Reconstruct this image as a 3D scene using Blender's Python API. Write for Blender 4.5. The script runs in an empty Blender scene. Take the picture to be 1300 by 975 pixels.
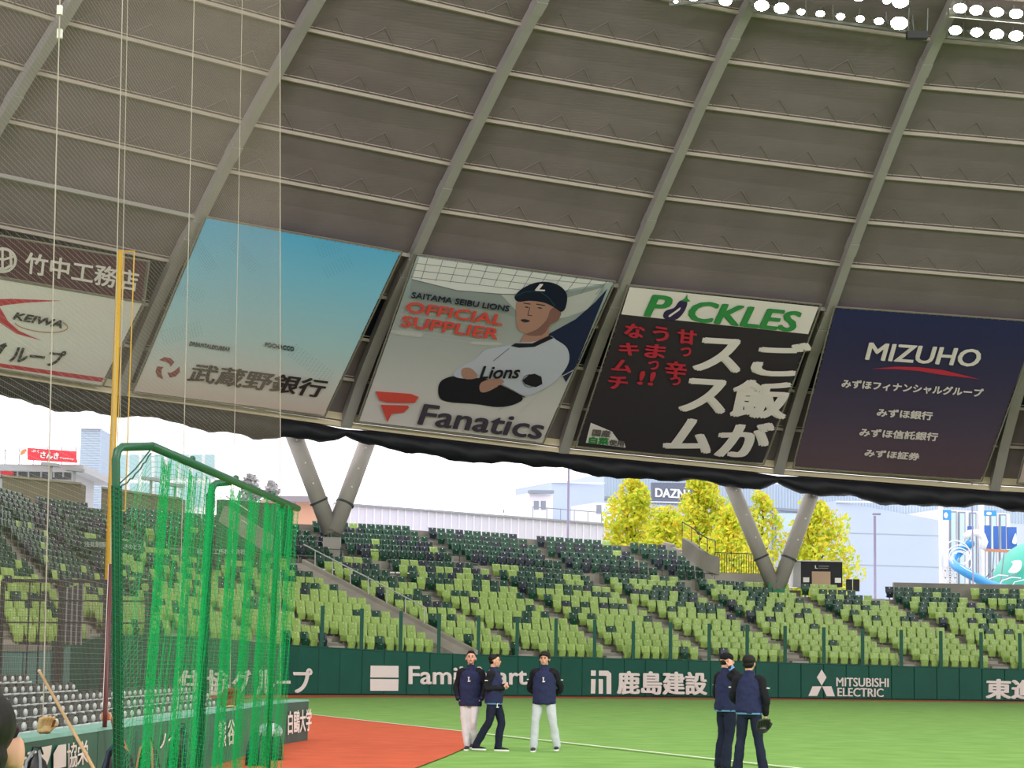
import bpy, bmesh, math, random
from mathutils import Vector, Matrix
from mathutils.geometry import tessellate_polygon
random.seed(7)
C = bpy.context.scene.collection
SC = bpy.context.scene
PI = math.pi
FILL_POWER = 36000
# ------------------------------------------------------------------ camera, sky, exposure
F, PITCH, ROLL, CAMZ = 2860.0, math.atan(360.5/2860.0), math.radians(0.85), 1.5
EYE = Vector((0, 0, CAMZ))
FW = Vector((0, math.cos(PITCH), math.sin(PITCH)))
_U0 = Vector((0, -math.sin(PITCH), math.cos(PITCH)))
RT = Vector((1, 0, 0))*math.cos(ROLL) + _U0*math.sin(ROLL)
UP = _U0*math.cos(ROLL) - Vector((1, 0, 0))*math.sin(ROLL)
cd = bpy.data.cameras.new('camera'); cam = bpy.data.objects.new('camera', cd); C.objects.link(cam)
cd.sensor_width = 36; cd.lens = F/1300*36; cd.clip_end = 2000; cd.clip_start = .1
M = Matrix((RT, UP, -FW)).transposed().to_4x4(); M.translation = EYE
cam.matrix_world = M; SC.camera = cam
SC.view_settings.view_transform = 'Standard'; SC.view_settings.look = 'None'
SC.view_settings.gamma = 1; SC.view_settings.exposure = 0.08
w = bpy.data.worlds.new('sky'); SC.world = w; w.use_nodes = True
bg = w.node_tree.nodes['Background']; bg.inputs[0].default_value = (1, .96, .99, 1); bg.inputs[1].default_value = 2.0
try:
    SC.cycles.max_bounces = 7; SC.cycles.diffuse_bounces = 4; SC.cycles.transparent_max_bounces = 24
except Exception: pass

# unseen area lamps on the far side, added to brighten the roof banners
for i, deg in enumerate((-150, -120, -90, -60, -35, -10)):
    a = math.radians(deg); ld = bpy.data.lights.new('added_fill_light', 'AREA'); ld.shape = 'RECTANGLE'; ld.size = 16; ld.size_y = 2; ld.energy = FILL_POWER; ld.color = (1, .95, .93)
    lo_ = bpy.data.objects.new('added_fill_light', ld); C.objects.link(lo_); lo_.location = (32.3+78*math.cos(a), 28.9+78*math.sin(a), 31-.05*78*math.cos(a)-.067*(78*math.sin(a)-100))
    lo_.rotation_euler = Vector((-math.cos(a), -math.sin(a), -.12)).to_track_quat('-Z', 'Z').to_euler()

def lin(c):
    if isinstance(c, str):
        c = tuple(int(c[i:i+2], 16)/255 for i in (0, 2, 4))
    return tuple((x/12.92 if x <= .04045 else ((x+.055)/1.055)**2.4) for x in c)
MATS = {}
def mat(name, c, rough=.7, var=0, scale=6, metal=0, bump=0, spec=.3, var2=None, stripes=None, emit=0):
    """procedural material: colour with noise variation; stripes=(axis, period, depth) adds a fine corrugation in object space"""
    if name in MATS: return MATS[name]
    m = bpy.data.materials.new(name); m.use_nodes = True; nt = m.node_tree; N = nt.nodes; L = nt.links
    b = N['Principled BSDF']; col = lin(c)
    b.inputs['Base Color'].default_value = (*col, 1); b.inputs['Roughness'].default_value = rough
    b.inputs['Metallic'].default_value = metal; b.inputs['Specular IOR Level'].default_value = spec
    if emit:
        b.inputs['Emission Color'].default_value = (*col, 1); b.inputs['Emission Strength'].default_value = emit
    if var or bump:
        tc = N.new('ShaderNodeTexCoord'); nz = N.new('ShaderNodeTexNoise'); nz.inputs['Scale'].default_value = scale
        nz.inputs['Detail'].default_value = 5
        L.new(tc.outputs['Object'], nz.inputs['Vector'])
        if var:
            r = N.new('ShaderNodeValToRGB'); r.color_ramp.elements[0].position = .3; r.color_ramp.elements[1].position = .7
            c2 = lin(var2) if var2 else None
            r.color_ramp.elements[0].color = (*[x*(1-var) for x in col], 1)
            r.color_ramp.elements[1].color = (*(c2 if c2 else [min(1, x*(1+var)) for x in col]), 1)
            L.new(nz.outputs['Fac'], r.inputs[0]); L.new(r.outputs[0], b.inputs['Base Color'])
        if bump:
            bp = N.new('ShaderNodeBump'); bp.inputs['Strength'].default_value = bump
            L.new(nz.outputs['Fac'], bp.inputs['Height']); L.new(bp.outputs[0], b.inputs['Normal'])
    if stripes:
        tc = N.new('ShaderNodeTexCoord'); wv = N.new('ShaderNodeTexWave'); wv.bands_direction = stripes[0]
        wv.inputs['Scale'].default_value = stripes[1]; L.new(tc.outputs['Object'], wv.inputs['Vector'])
        bp = N.new('ShaderNodeBump'); bp.inputs['Strength'].default_value = stripes[2]; bp.inputs['Distance'].default_value = .1
        L.new(wv.outputs['Fac'], bp.inputs['Height']); L.new(bp.outputs[0], b.inputs['Normal'])
    MATS[name] = m; return m

# ------------------------------------------------------------------ helpers
def yh(px): return 848 + .01484*(px-650)
def ray(px, py): return (FW + RT*((px-650)/F) - UP*((py-487.5)/F)).normalized()
def at(px, py, Y):
    d = ray(px, py); return EYE + d*(Y/d.y)
def on_ground(px, py, z=0):
    d = ray(px, py); return EYE + d*((z-CAMZ)/d.z)
def on_plane(px, py, p, n):
    d = ray(px, py); return EYE + d*((p-EYE).dot(n)/d.dot(n))
def tag(o, label=None, cat=None, group=None, kind=None):
    for k, v in (('label', label), ('category', cat), ('group', group), ('kind', kind)):
        if v: o[k] = v
    return o
def empty(name, loc=(0, 0, 0), rz=0, parent=None, **kw):
    o = bpy.data.objects.new(name, None); C.objects.link(o); o.location = loc; o.rotation_euler[2] = rz
    if parent: o.parent = parent
    o.empty_display_size = .1
    return tag(o, **kw)
def link(name, me, parent=None, loc=None, rz=0, **kw):
    o = bpy.data.objects.new(name, me); C.objects.link(o)
    if loc is not None: o.location = loc
    if rz: o.rotation_euler[2] = rz
    if parent: o.parent = parent
    return tag(o, **kw)
class MB:
    """collects faces with material indices; coordinates are world (or local when the parent has a place)"""
    def __init__(s): s.v = []; s.f = []; s.m = []; s.sm = False
    def add(s, vs, fs, mi=0):
        n = len(s.v); s.v += [tuple(x) for x in vs]; s.f += [tuple(n+i for i in f) for f in fs]; s.m += [mi]*len(fs)
        return s
    def hexa(s, p, mi=0):
        return s.add(p, [(0, 3, 2, 1), (4, 5, 6, 7), (0, 1, 5, 4), (1, 2, 6, 5), (2, 3, 7, 6), (3, 0, 4, 7)], mi)
    def box(s, c, d, mi=0, rz=0, rx=0):
        x, y, z = d[0]/2, d[1]/2, d[2]/2
        R = Matrix.Rotation(rz, 3, 'Z') @ Matrix.Rotation(rx, 3, 'X')
        p = [R @ Vector(q) + Vector(c) for q in ((-x,-y,-z),(x,-y,-z),(x,y,-z),(-x,y,-z),(-x,-y,z),(x,-y,z),(x,y,z),(-x,y,z))]
        return s.hexa(p, mi)
    def bar(s, a, b, w, h, mi=0, up=Vector((0, 0, 1))):
        a, b = Vector(a), Vector(b); d = (b-a).normalized()
        sx = d.cross(up)
        if sx.length < 1e-4: sx = d.cross(Vector((1, 0, 0)))
        sx.normalize(); sy = sx.cross(d).normalized(); sx = sx*w/2; sy = sy*h/2
        return s.hexa([a-sx-sy, a+sx-sy, a+sx+sy, a-sx+sy, b-sx-sy, b+sx-sy, b+sx+sy, b-sx+sy], mi)
    def tube(s, pts, r, n=8, mi=0, cap=True, closed=False):
        pts = [Vector(p) for p in pts]; k = len(pts)
        rs = r if isinstance(r, (list, tuple)) else [r]*k
        d0 = (pts[1]-pts[0]).normalized(); ref = Vector((0, 0, 1)) if abs(d0.z) < .9 else Vector((1, 0, 0))
        vs = []
        for i, p in enumerate(pts):
            if closed: d = pts[(i+1) % k]-pts[i-1]
            else: d = pts[min(i+1, k-1)]-pts[max(i-1, 0)]
            d.normalize(); x = d.cross(ref)
            if x.length < 1e-4: x = d.orthogonal()
            x.normalize(); y = x.cross(d).normalized(); ref = y
            rr = rs[i] if isinstance(rs[i], (tuple, list)) else (rs[i], rs[i])
            for j in range(n):
                a = 2*PI*j/n; vs.append(p + x*math.cos(a)*rr[0] + y*math.sin(a)*rr[1])
        fs = []
        for i in range(k if closed else k-1):
            for j in range(n):
                a, b = i*n+j, i*n+(j+1) % n; c, d_ = ((i+1) % k)*n+(j+1) % n, ((i+1) % k)*n+j
                fs.append((a, d_, c, b))
        if cap and not closed and n > 2: fs += [tuple(range(n)), tuple((k-1)*n+j for j in reversed(range(n)))]
        return s.add(vs, fs, mi)
    def ball(s, c, r, seg=12, rings=8, mi=0, R=None):
        r = r if isinstance(r, (tuple, list)) else (r, r, r); vs = []; c = Vector(c)
        for i in range(rings+1):
            t = PI*i/rings
            for j in range(seg):
                a = 2*PI*j/seg; q = Vector((math.sin(t)*math.cos(a)*r[0], math.sin(t)*math.sin(a)*r[1], math.cos(t)*r[2]))
                vs.append(c + (R @ q if R else q))
        fs = [(i*seg+j, (i+1)*seg+j, (i+1)*seg+(j+1) % seg, i*seg+(j+1) % seg) for i in range(rings) for j in range(seg)]
        return s.add(vs, fs, mi)
    def quad(s, a, b, c, d, mi=0): return s.add([a, b, c, d], [(0, 1, 2, 3)], mi)
    def mesh(s, name, mats, smooth=False):
        me = bpy.data.meshes.new(name); me.from_pydata(s.v, [], s.f)
        for m in (mats if isinstance(mats, (list, tuple)) else [mats]): me.materials.append(m)
        if max(s.m, default=0) > 0: me.polygons.foreach_set('material_index', s.m)
        if smooth or s.sm: me.polygons.foreach_set('use_smooth', [True]*len(s.f))
        me.update(); return me
    def build(s, name, mats, parent=None, smooth=False, **kw):
        return link(name, s.mesh(name, mats, smooth), parent, **kw)

def kids(o): return o.children
def copy_tree(o, parent=None):
    c = o.copy(); C.objects.link(c)
    if parent: c.parent = parent
    for ch in list(o.children): copy_tree(ch, c)
    return c

# ---- flat print: text and polygons laid on a plane
_TXT = {}
def glyphs(body, bold=.0, shear=0, spacing=1, extr=0):
    key = (body, bold, shear, spacing)
    if key in _TXT: return _TXT[key]
    cu = bpy.data.curves.new('t', 'FONT'); cu.body = body; cu.offset = bold; cu.shear = shear
    cu.space_character = spacing; cu.resolution_u = 3
    ob = bpy.data.objects.new('t', cu); C.objects.link(ob)
    dg = bpy.context.evaluated_depsgraph_get(); me = ob.evaluated_get(dg).to_mesh()
    vs = [(v.co.x, v.co.y) for v in me.vertices]; fs = [tuple(p.vertices) for p in me.polygons]
    ob.evaluated_get(dg).to_mesh_clear(); bpy.data.objects.remove(ob); bpy.data.curves.remove(cu)
    x0, x1 = min(v[0] for v in vs), max(v[0] for v in vs); y0, y1 = min(v[1] for v in vs), max(v[1] for v in vs)
    r = ([((x-x0)/(x1-x0), (y-y0)/(y1-y0)) for x, y in vs], fs); _TXT[key] = r; return r
class Plane:
    """a flat printed surface given by a point and a normal facing the viewer; px = reading of the photograph turned into a place on it"""
    def __init__(s, p, n): s.p = Vector(p); s.n = Vector(n).normalized(); s.dl = .009
    def pt(s, q, off=0): return on_plane(q[0], q[1], s.p, s.n) + s.n*off
    def text(s, mb, body, bl, br, tl, bold=.02, mi=0, off=.03, shear=0, spacing=1):
        A, B, D = s.pt(bl, off), s.pt(br, off), s.pt(tl, off)
        vs, fs = glyphs(body, 0, shear, spacing)
        if bold:   # heavier strokes: shifted copies of the same outline, one just in front of the other
            n = max(1, len(body)); cjk = ord(body[0]) > 0x2fff; h = bold*(.9 if cjk else .8); w_ = h/n*(1 if cjk else 1.5)
            for i, (dx, dy) in enumerate(((-w_, -h*.4), (w_, h*.4), (0, h*.6), (0, -h*.6), (-w_, h*.4), (w_, -h*.4), (0, 0))):
                mb.add([A + (B-A)*(x*(1-2*w_)+w_+dx) + (D-A)*(y*(1-1.2*h)+.6*h+dy) + s.n*s.dl*i for x, y in vs], fs, mi)
            return
        mb.add([A + (B-A)*x + (D-A)*y for x, y in vs], fs, mi)
    def poly(s, mb, pts, mi=0, off=.02):
        P = [s.pt(q, off) for q in pts]
        ex = (P[1]-P[0]).normalized(); ey = s.n.cross(ex)
        flat = [Vector((p.dot(ex), p.dot(ey), 0)) for p in P]
        mb.add(P, [tuple(t) for t in tessellate_polygon([flat])], mi)
    def line(s, mb, pts, wpx, mi=0, off=.03, closed=False):
        if closed: pts = list(pts) + [pts[0]]
        for i in range(len(pts)-1):
            (x0, y0), (x1, y1) = pts[i], pts[i+1]; dx, dy = x1-x0, y1-y0; l = math.hypot(dx, dy) or 1
            ox, oy = -dy/l*wpx/2, dx/l*wpx/2; ex, ey = dx/l*wpx*.3, dy/l*wpx*.3
            mb.quad(*[s.pt(q, off) for q in ((x0+ox-ex, y0+oy-ey), (x1+ox+ex, y1+oy+ey), (x1-ox+ex, y1-oy+ey), (x0-ox-ex, y0-oy-ey))], mi)
def ell(cx, cy, rx, ry, n=20, rot=0, a0=0, a1=2*PI):
    full = abs(a1-a0-2*PI) < 1e-6
    return [(cx + rx*math.cos(a)*math.cos(rot)-ry*math.sin(a)*math.sin(rot), cy + rx*math.cos(a)*math.sin(rot)+ry*math.sin(a)*math.cos(rot))
            for a in [a0 + (a1-a0)*i/(n if full else n-1) for i in range(n)]]
def smooth_px(pts, n=4, closed=False):
    out = []; k = len(pts)
    for i in range(k if closed else k-1):
        p = [pts[(i+j-1) % k] if closed else pts[min(max(i+j-1, 0), k-1)] for j in range(4)]
        for q in range(n):
            t = q/n
            out.append(tuple(.5*((2*p[1][c]) + (-p[0][c]+p[2][c])*t + (2*p[0][c]-5*p[1][c]+4*p[2][c]-p[3][c])*t*t + (-p[0][c]+3*p[1][c]-3*p[2][c]+p[3][c])*t**3) for c in range(len(pts[0]))))
    if not closed: out.append(tuple(pts[-1]))
    return out
# ------------------------------------------------------------------ setting: ground
# wall foot line, read off the photograph: (pixel x, distance, height of wall top)
WALL = [(-700, 70, 1.84), (-400, 82, 1.84), (-150, 88.5, 1.84), (0, 92.5, 1.84), (60, 94, 1.84), (137, 98, 2.62), (250, 106, 2.70), (370, 113, 2.44),
        (480, 116.5, 2.28), (600, 119.5, 2.14), (700, 122.3, 2.10), (860, 126.5, 2.06), (1000, 128.5, 2.0), (1140, 130, 1.91),
        (1300, 131.5, 1.84), (1450, 132, 1.82), (1600, 131, 1.8), (1800, 129, 1.8)]
STEP = [(-700, -.3, .7), (-150, -.3, .7), (60, -.38, .66), (250, -.62, .52), (370, -.7, .55), (480, -.72, .58), (600, -.72, .62), (683, -.66, .65), (793, -.57, .7),
        (914, -.51, .72), (1025, -.46, .72), (1160, -.44, .72), (1300, -.46, .72), (1800, -.46, .70)]
def interp(tab, t):
    for i in range(len(tab)-1):
        if t <= tab[i+1][0] or i == len(tab)-2:
            a, b = tab[i], tab[i+1]; f = (t-a[0])/(b[0]-a[0]); f = max(-.5, min(1.5, f))
            return [a[k]+(b[k]-a[k])*f for k in range(1, len(a))]
def Yd(t): return interp(WALL, t)[0]
def Yd_s(t): return (Yd(t-45)+2*Yd(t)+Yd(t+45))/4 if t > 150 else Yd(t)
def WP(t): y = Yd_s(t); return Vector(((t-644.7)/F*y, y))
def wtop(t): return interp(WALL, t)[1]
def stepv(t): return Vector(interp(STEP, t))
def SP(t, k): p = WP(t)+stepv(t)*(k+.9); return p
def rise(t): return .37 if t < 800 else (.33 if t > 1100 else .37-.04*(t-800)/300)
NLOW, NUP = 14, 6
def zrow(t, k):
    z0 = (wtop(t) if t > 90 else 2.2)-.05
    if k < NLOW: return z0+rise(t)*k
    if k < NLOW+1.6: return z0+rise(t)*NLOW
    return z0+rise(t)*NLOW+.3+.36*(k-NLOW-1.6)
def frow(t, k, h=.5):
    a, b = SP(t-4, k), SP(t+4, k); d = (b-a).normalized(); return d, Vector((d.y, -d.x))

turf_m = mat('artificial turf', '7eae57', .9, .12, 1.2, var2='8cb863', bump=.2, spec=.1)
red_m = mat('red clay-coloured turf', 'cf6446', .9, .10, 1.5, bump=.2, spec=.1)
gr = MB(); gr.add([(-60, -35, 0), (95, -35, 0), (95, 136, 0), (-60, 136, 0)], [(0, 1, 2, 3)])
gr.build('turf_field', turf_m, kind='structure')
fs_ = MB()
for q in ([(-24, -30, 1), (-24, 66, 1), (-60, 66, 12), (-60, -40, 12)], [(-24, -30, 1), (-60, -45, 12), (110, -55, 14), (75, -22, 1)], [(75, -22, 1), (110, -50, 14), (118, 120, 14), (78, 118, 1)]):
    fs_.add(q, [(0, 1, 2, 3)])
fs_.build('far_stand_slope', mat('stand concrete', '8f8d88', .9, .2, .3), kind='structure')
# warning track strip along the wall
tk = MB(); ts = list(range(-690, 1790, 20))
for a, b in zip(ts, ts[1:]):
    A, B = WP(a), WP(b)
    def off(t):
        d = (WP(t+5)-WP(t-5)).normalized(); return Vector((d.y, -d.x))*5.2
    A2, B2 = A+off(a), B+off(b)
    tk.quad((A2.x, A2.y, .012), (B2.x, B2.y, .012), (B.x, B.y, .012), (A.x, A.y, .012))
tk.build('warning_track', red_m, kind='structure')
# foul-side red area between the padded fence and the foul line
fp0, fp1 = on_ground(984, 974), on_ground(590, 930); fdir = (fp1-fp0).normalized(); pole_base = fp0+fdir*((96-fp0.y)/fdir.y)
edge = [on_ground(*q) for q in ((603, 934), (597, 943), (590, 951), (565, 962), (531, 975), (500, 986), (450, 1004), (380, 1040))]
L1 = on_ground(604, 931.5)
red = [pole_base+Vector((.3, -.1, 0)), L1]+edge+[Vector((-2.2, 14, 0)), Vector((-5, 10, 0)), Vector((-19, 40, 0)), Vector((-19.5, 90, 0))]
rb = MB(); rb.v = [(p.x, p.y, .02) for p in red]
rb.f = [tuple(t) for t in tessellate_polygon([[Vector((p.x, p.y, 0)) for p in red]])]; rb.m = [0]*len(rb.f)
rb.build('clay_area', red_m, kind='structure')
fl = MB(); nrm = Vector((fdir.y, -fdir.x, 0))*.055
s0, s1 = fp0-fdir*14, pole_base
fl.quad(*[(p.x, p.y, .03) for p in (s0-nrm, s0+nrm, s1+nrm, s1-nrm)])
fl.build('foul_line', mat('white line paint', 'f4f2e6', .8), kind='structure')

# ------------------------------------------------------------------ outfield wall: pads, posts, lettering
pad_m = mat('dark green wall padding', '1d5a4c', .55, .08, .8, spec=.25)
pad2_m = mat('grey green wall padding', '5d8880', .6, .06, 1)
cap_m = mat('wall capping', '2f6a5a', .5)
post_m = mat('green fence post paint', '175a49', .45)
white_m = mat('white print', 'eceae4', .6)
wall = empty('wall_outfield', kind='structure')
core = MB()
ts = list(range(-690, 1790, 15))
for a, b in zip(ts, ts[1:]):
    A, B = WP(a), WP(b); za, zb = wtop(a), wtop(b)
    d = (B-A).normalized(); n = Vector((-d.y, d.x))*.8
    core.hexa([(A.x, A.y, 0), (B.x, B.y, 0), (B.x+n.x, B.y+n.y, 0), (A.x+n.x, A.y+n.y, 0),
               (A.x, A.y, za-.03), (B.x, B.y, zb-.03), (B.x+n.x, B.y+n.y, zb-.03), (A.x+n.x, A.y+n.y, za-.03)])
core.build('wall_core', cap_m, wall)
def walk(t0, t1, gap):
    out = [t0]; t = t0; p = WP(t)
    while t < t1:
        t += .5; q = WP(t)
        if (q-p).length >= gap: out.append(t); p = q
    return out
pads = walk(-400, 1560, 1.36)
for a, b in zip(pads, pads[1:]):
    A, B = WP(a), WP(b); d = (B-A).normalized(); n = Vector((d.y, -d.x)); A = A+d*.012; B = B-d*.012
    z0, z1 = .06, wtop(a); z2 = wtop(b); pm = MB(); o = n*.14; i = n*.11; e = d*.03
    pm.add([(A.x, A.y, z0), (B.x, B.y, z0), (B.x, B.y, z2), (A.x, A.y, z1),
            (A.x+i.x, A.y+i.y, z0), (B.x+i.x, B.y+i.y, z0), (B.x+i.x, B.y+i.y, z2), (A.x+i.x, A.y+i.y, z1),
            (A.x+o.x+e.x, A.y+o.y+e.y, z0+.03), (B.x+o.x-e.x, B.y+o.y-e.y, z0+.03), (B.x+o.x-e.x, B.y+o.y-e.y, z2-.03), (A.x+o.x+e.x, A.y+o.y+e.y, z1-.03)],
           [(8, 9, 10, 11), (4, 5, 9, 8), (5, 6, 10, 9), (6, 7, 11, 10), (7, 4, 8, 11), (3, 7, 6, 2), (0, 4, 7, 3), (1, 2, 6, 5), (0, 1, 5, 4)])
    pm.build('pad', pad2_m if b < 95 else pad_m, wall)
cp = MB()
for a, b in zip(pads, pads[1:]):
    A, B = WP(a), WP(b); d = (B-A).normalized(); n = Vector((d.y, -d.x))*.16
    cp.hexa([(A.x, A.y, wtop(a)), (A.x+n.x, A.y+n.y, wtop(a)), (B.x+n.x, B.y+n.y, wtop(b)), (B.x, B.y, wtop(b)),
             (A.x, A.y, wtop(a)+.035), (A.x+n.x, A.y+n.y, wtop(a)+.035), (B.x+n.x, B.y+n.y, wtop(b)+.035), (B.x, B.y, wtop(b)+.035)])
cp.build('capping', cap_m, wall)
px_posts = [409, 459, 508.5, 557, 607, 656, 705, 754, 803, 850, 899, 947, 995, 1044, 1093, 1142, 1192, 1243, 1292, 1341]
for x in px_posts:
    q = WP(x)+Vector((0, .35)); z = wtop(x); ph = 2.15
    m_ = MB(); m_.box((q.x, q.y, z+ph/2-.05), (.19, .12, ph), 0); m_.box((q.x, q.y+.07, z+ph/2), (.07, .05, ph-.1), 0)
    m_.build('fence_post', post_m, wall)
for x in (150, 195, 245, 300, 355):
    q = WP(x)+Vector((-.3, .2)); z = wtop(x); MB().box((q.x, q.y, z+1.0), (.14, .12, 2.0)).build('fence_post', post_m, wall)
def wplane(t0, t1, off=.17):
    A, B = WP(t0), WP(t1); d = (B-A).normalized(); n = Vector((d.y, -d.x, 0)); mx = 0
    for i in range(11):
        q = WP(t0+(t1-t0)*i/10); mx = max(mx, (q-A).dot(Vector((n.x, n.y))))
    return Plane(Vector((A.x, A.y, 1))+n*(off+mx), n)
def wtext(body, t0, t1, bl, br, tl, bold=.02, name='lettering', **kw):
    P = wplane(t0, t1); mb = MB(); P.text(mb, body, bl, br, tl, bold=bold, off=0, **kw); return P, mb.build(name, white_m, wall)
for ch, a, b, yt, yb in (('住', 224, 260, 850, 883), ('協', 262, 290, 850, 883), ('グ', 294, 318, 850, 882), ('ル', 324, 348, 850, 882), ('ー', 351, 368, 864, 868), ('プ', 371.5, 396, 848, 880)):
    wtext(ch, a, b, (a, yb), (b, yb), (a, yt), bold=.04)
P = wplane(466, 508); mb = MB(); P.poly(mb, [(470, 860), (506, 860.3), (506, 845.3), (470.5, 845)], 0, 0); P.poly(mb, [(470, 877), (505.6, 877), (506, 862.3), (470, 862)], 0, 0)
mb.build('emblem', white_m, wall)
wtext('FamilyMart', 515, 672, (518.5, 876), (669, 876.5), (518.5, 845.5), bold=.035)
P = wplane(748, 780); mb = MB()
for q in ([(750.3, 851), (756.5, 851.2), (756.3, 858), (750.2, 857.8)], [(750.5, 862), (756.3, 862.2), (755.6, 880.5), (750, 880.5)],
          [(760.3, 851.3), (772, 851.5), (776, 855), (776, 881), (770, 881), (770, 858), (760.3, 857.8)], [(760, 862), (765.5, 862.2), (765.5, 880.8), (760, 880.8)]): P.poly(mb, q, 0, 0)
mb.build('emblem', white_m, wall)
wtext('鹿島建設', 780, 900, (783, 881.5), (897.5, 882.5), (783, 851.5), bold=.045)
P = wplane(1024, 1062); mb = MB()
for q in ([(1043.2, 849.8), (1049.3, 860), (1043.2, 870.5), (1037, 860)], [(1031.5, 871.3), (1043, 871.3), (1037.5, 883.5), (1026.3, 883.5)], [(1043.8, 871.3), (1055.5, 871.3), (1060, 884), (1049.5, 884)]): P.poly(mb, q, 0, 0)
mb.build('emblem', white_m, wall)
wtext('MITSUBISHI', 1058, 1130, (1061.5, 871.3), (1128, 872.3), (1061.5, 860), bold=.03)
wtext('ELECTRIC', 1058, 1130, (1063, 884), (1121.5, 885), (1063, 873), bold=.03)
wtext('東進', 1248, 1320, (1251, 887), (1316, 888.5), (1251.5, 861.5), bold=.05)

# foul pole
yel = mat('yellow foul pole paint', 'e0b228', .4)
fpx = lambda py, Y: at(152.2-(py-320)*.0405, py, Y)
fp = empty('foul_pole', (pole_base.x, pole_base.y, 0), label='tall yellow foul pole with a narrow side frame, left of the green cage', cat='pole')
PY = pole_base.y
def fl_(px, py): q = at(px, py, PY); return (q.x-pole_base.x, q.y-pole_base.y, q.z)
b0 = fl_(134.5, 806); t0 = fl_(152.3, 318)
m_ = MB(); m_.tube([(b0[0], b0[1], 1.5), t0], [.15, .13], 10); m_.build('pole', yel, fp, smooth=True)
m_ = MB(); m_.tube([(b0[0], b0[1], 0), (b0[0], b0[1], 1.5)], .19, 10); m_.build('pole_base', mat('maroon pole padding', '5e2a2c', .7), fp, smooth=True)
m_ = MB(); sx = .62
m_.tube([(t0[0]+.14, 0, t0[2]-.03), (t0[0]+sx, 0, t0[2]-.03)], .03, 6); m_.tube([(t0[0]+sx, 0, t0[2]), (b0[0]+sx, 0, 7.9)], .03, 6)
m_.tube([(b0[0]+sx, 0, 7.92), (b0[0]+.1, 0, 7.92)], .03, 6); m_.tube([(t0[0]+.19, 0, t0[2]-.1), (b0[0]+.19, 0, 7.92)], .02, 6)
m_.build('side_frame', yel, fp)

# ------------------------------------------------------------------ terraces
conc = mat('weathered concrete', '8d8a80', .9, .15, .7)
conc_l = mat('pale concrete', 'a9a498', .9, .12, .8)
tread_m = mat('dark terrace floor', '55584f', .95, .2, .6)
UPPER_T = 1092
def nlow(t):
    if 1215 < t < 1278: return max(8, NLOW-int((t-1215)/12))
    return NLOW
def terrace(name, ts, k0, k1, back=True):
    mb = MB()
    for a, b in zip(ts, ts[1:]):
        for k in range(k0, k1):
            if k < NLOW and k >= nlow(a): continue
            kk = k if k < NLOW else k+1.6-.0
            e = 1.0 if k != NLOW-1 else 2.7
            P = [SP(a, kk-.45), SP(b, kk-.45), SP(b, kk-.45+e), SP(a, kk-.45+e)]
            za, zb = zrow(a, kk), zrow(b, kk)
            lo = .5 if k in (k0,) else .45
            mb.add([(P[0].x, P[0].y, za), (P[1].x, P[1].y, zb), (P[2].x, P[2].y, zb), (P[3].x, P[3].y, za),
                    (P[0].x, P[0].y, za-lo), (P[1].x, P[1].y, zb-lo)], [(0, 1, 2, 3)], 0)
            n = len(mb.v); mb.f.append((n-2, n-1, n-5, n-6)); mb.m.append(1)
    mb.build(name, [tread_m, conc], kind='structure')
ts_all = [-690+15*i for i in range(164)]
terrace('terrace_lower', ts_all, 0, NLOW)
terrace('terrace_upper', [t for t in ts_all if t <= UPPER_T], NLOW, NLOW+NUP)
# rim walls behind the last rows
def rimwall(name, ts, k, dz0, dz1, th=.35, m=conc):
    mb = MB()
    for a, b in zip(ts, ts[1:]):
        A, B = SP(a, k), SP(b, k); d, n = frow(a, k); n = -n*th; za, zb = zrow(a, k), zrow(b, k)
        q = lambda p, z: (p.x, p.y, z)
        mb.hexa([q(A, za+dz0), q(B, zb+dz0), q(B+n, zb+dz0), q(A+n, za+dz0), q(A, za+dz1), q(B, zb+dz1), q(B+n, zb+dz1), q(A+n, za+dz1)])
    return mb.build(name, m, kind='structure')
KB = NLOW+NUP+1.6-.45
rimwall('rim_wall', [t for t in range(425, UPPER_T+1, 12)], KB, -2, .42)
rimwall('rim_wall', [t for t in range(-690, 425, 15)], KB, -2, .25)
rimwall('rim_wall', [t for t in range(UPPER_T+4, 1216, 12)], NLOW+1.2, -2, .15)
rimwall('rim_wall', [t for t in range(1322, 1790, 12)], NLOW+.1, -2, .8, m=conc)
# stub side wall at right end of the upper terrace
mb = MB()
for k in range(NUP+1):
    kk = NLOW+1.2+k; A, B = SP(UPPER_T+2, kk), SP(UPPER_T+2, kk+1); z = zrow(UPPER_T, kk)+.9
    d = Vector((.3, 0)); q = lambda p, zz: (p.x, p.y, zz)
    mb.hexa([q(A, z-3), q(A+d, z-3), q(B+d, z-3), q(B, z-3), q(A, z-.2), q(A+d, z-.2), q(B+d, z), q(B, z)])
mb.build('terrace_side_wall', conc, kind='structure')
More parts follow.
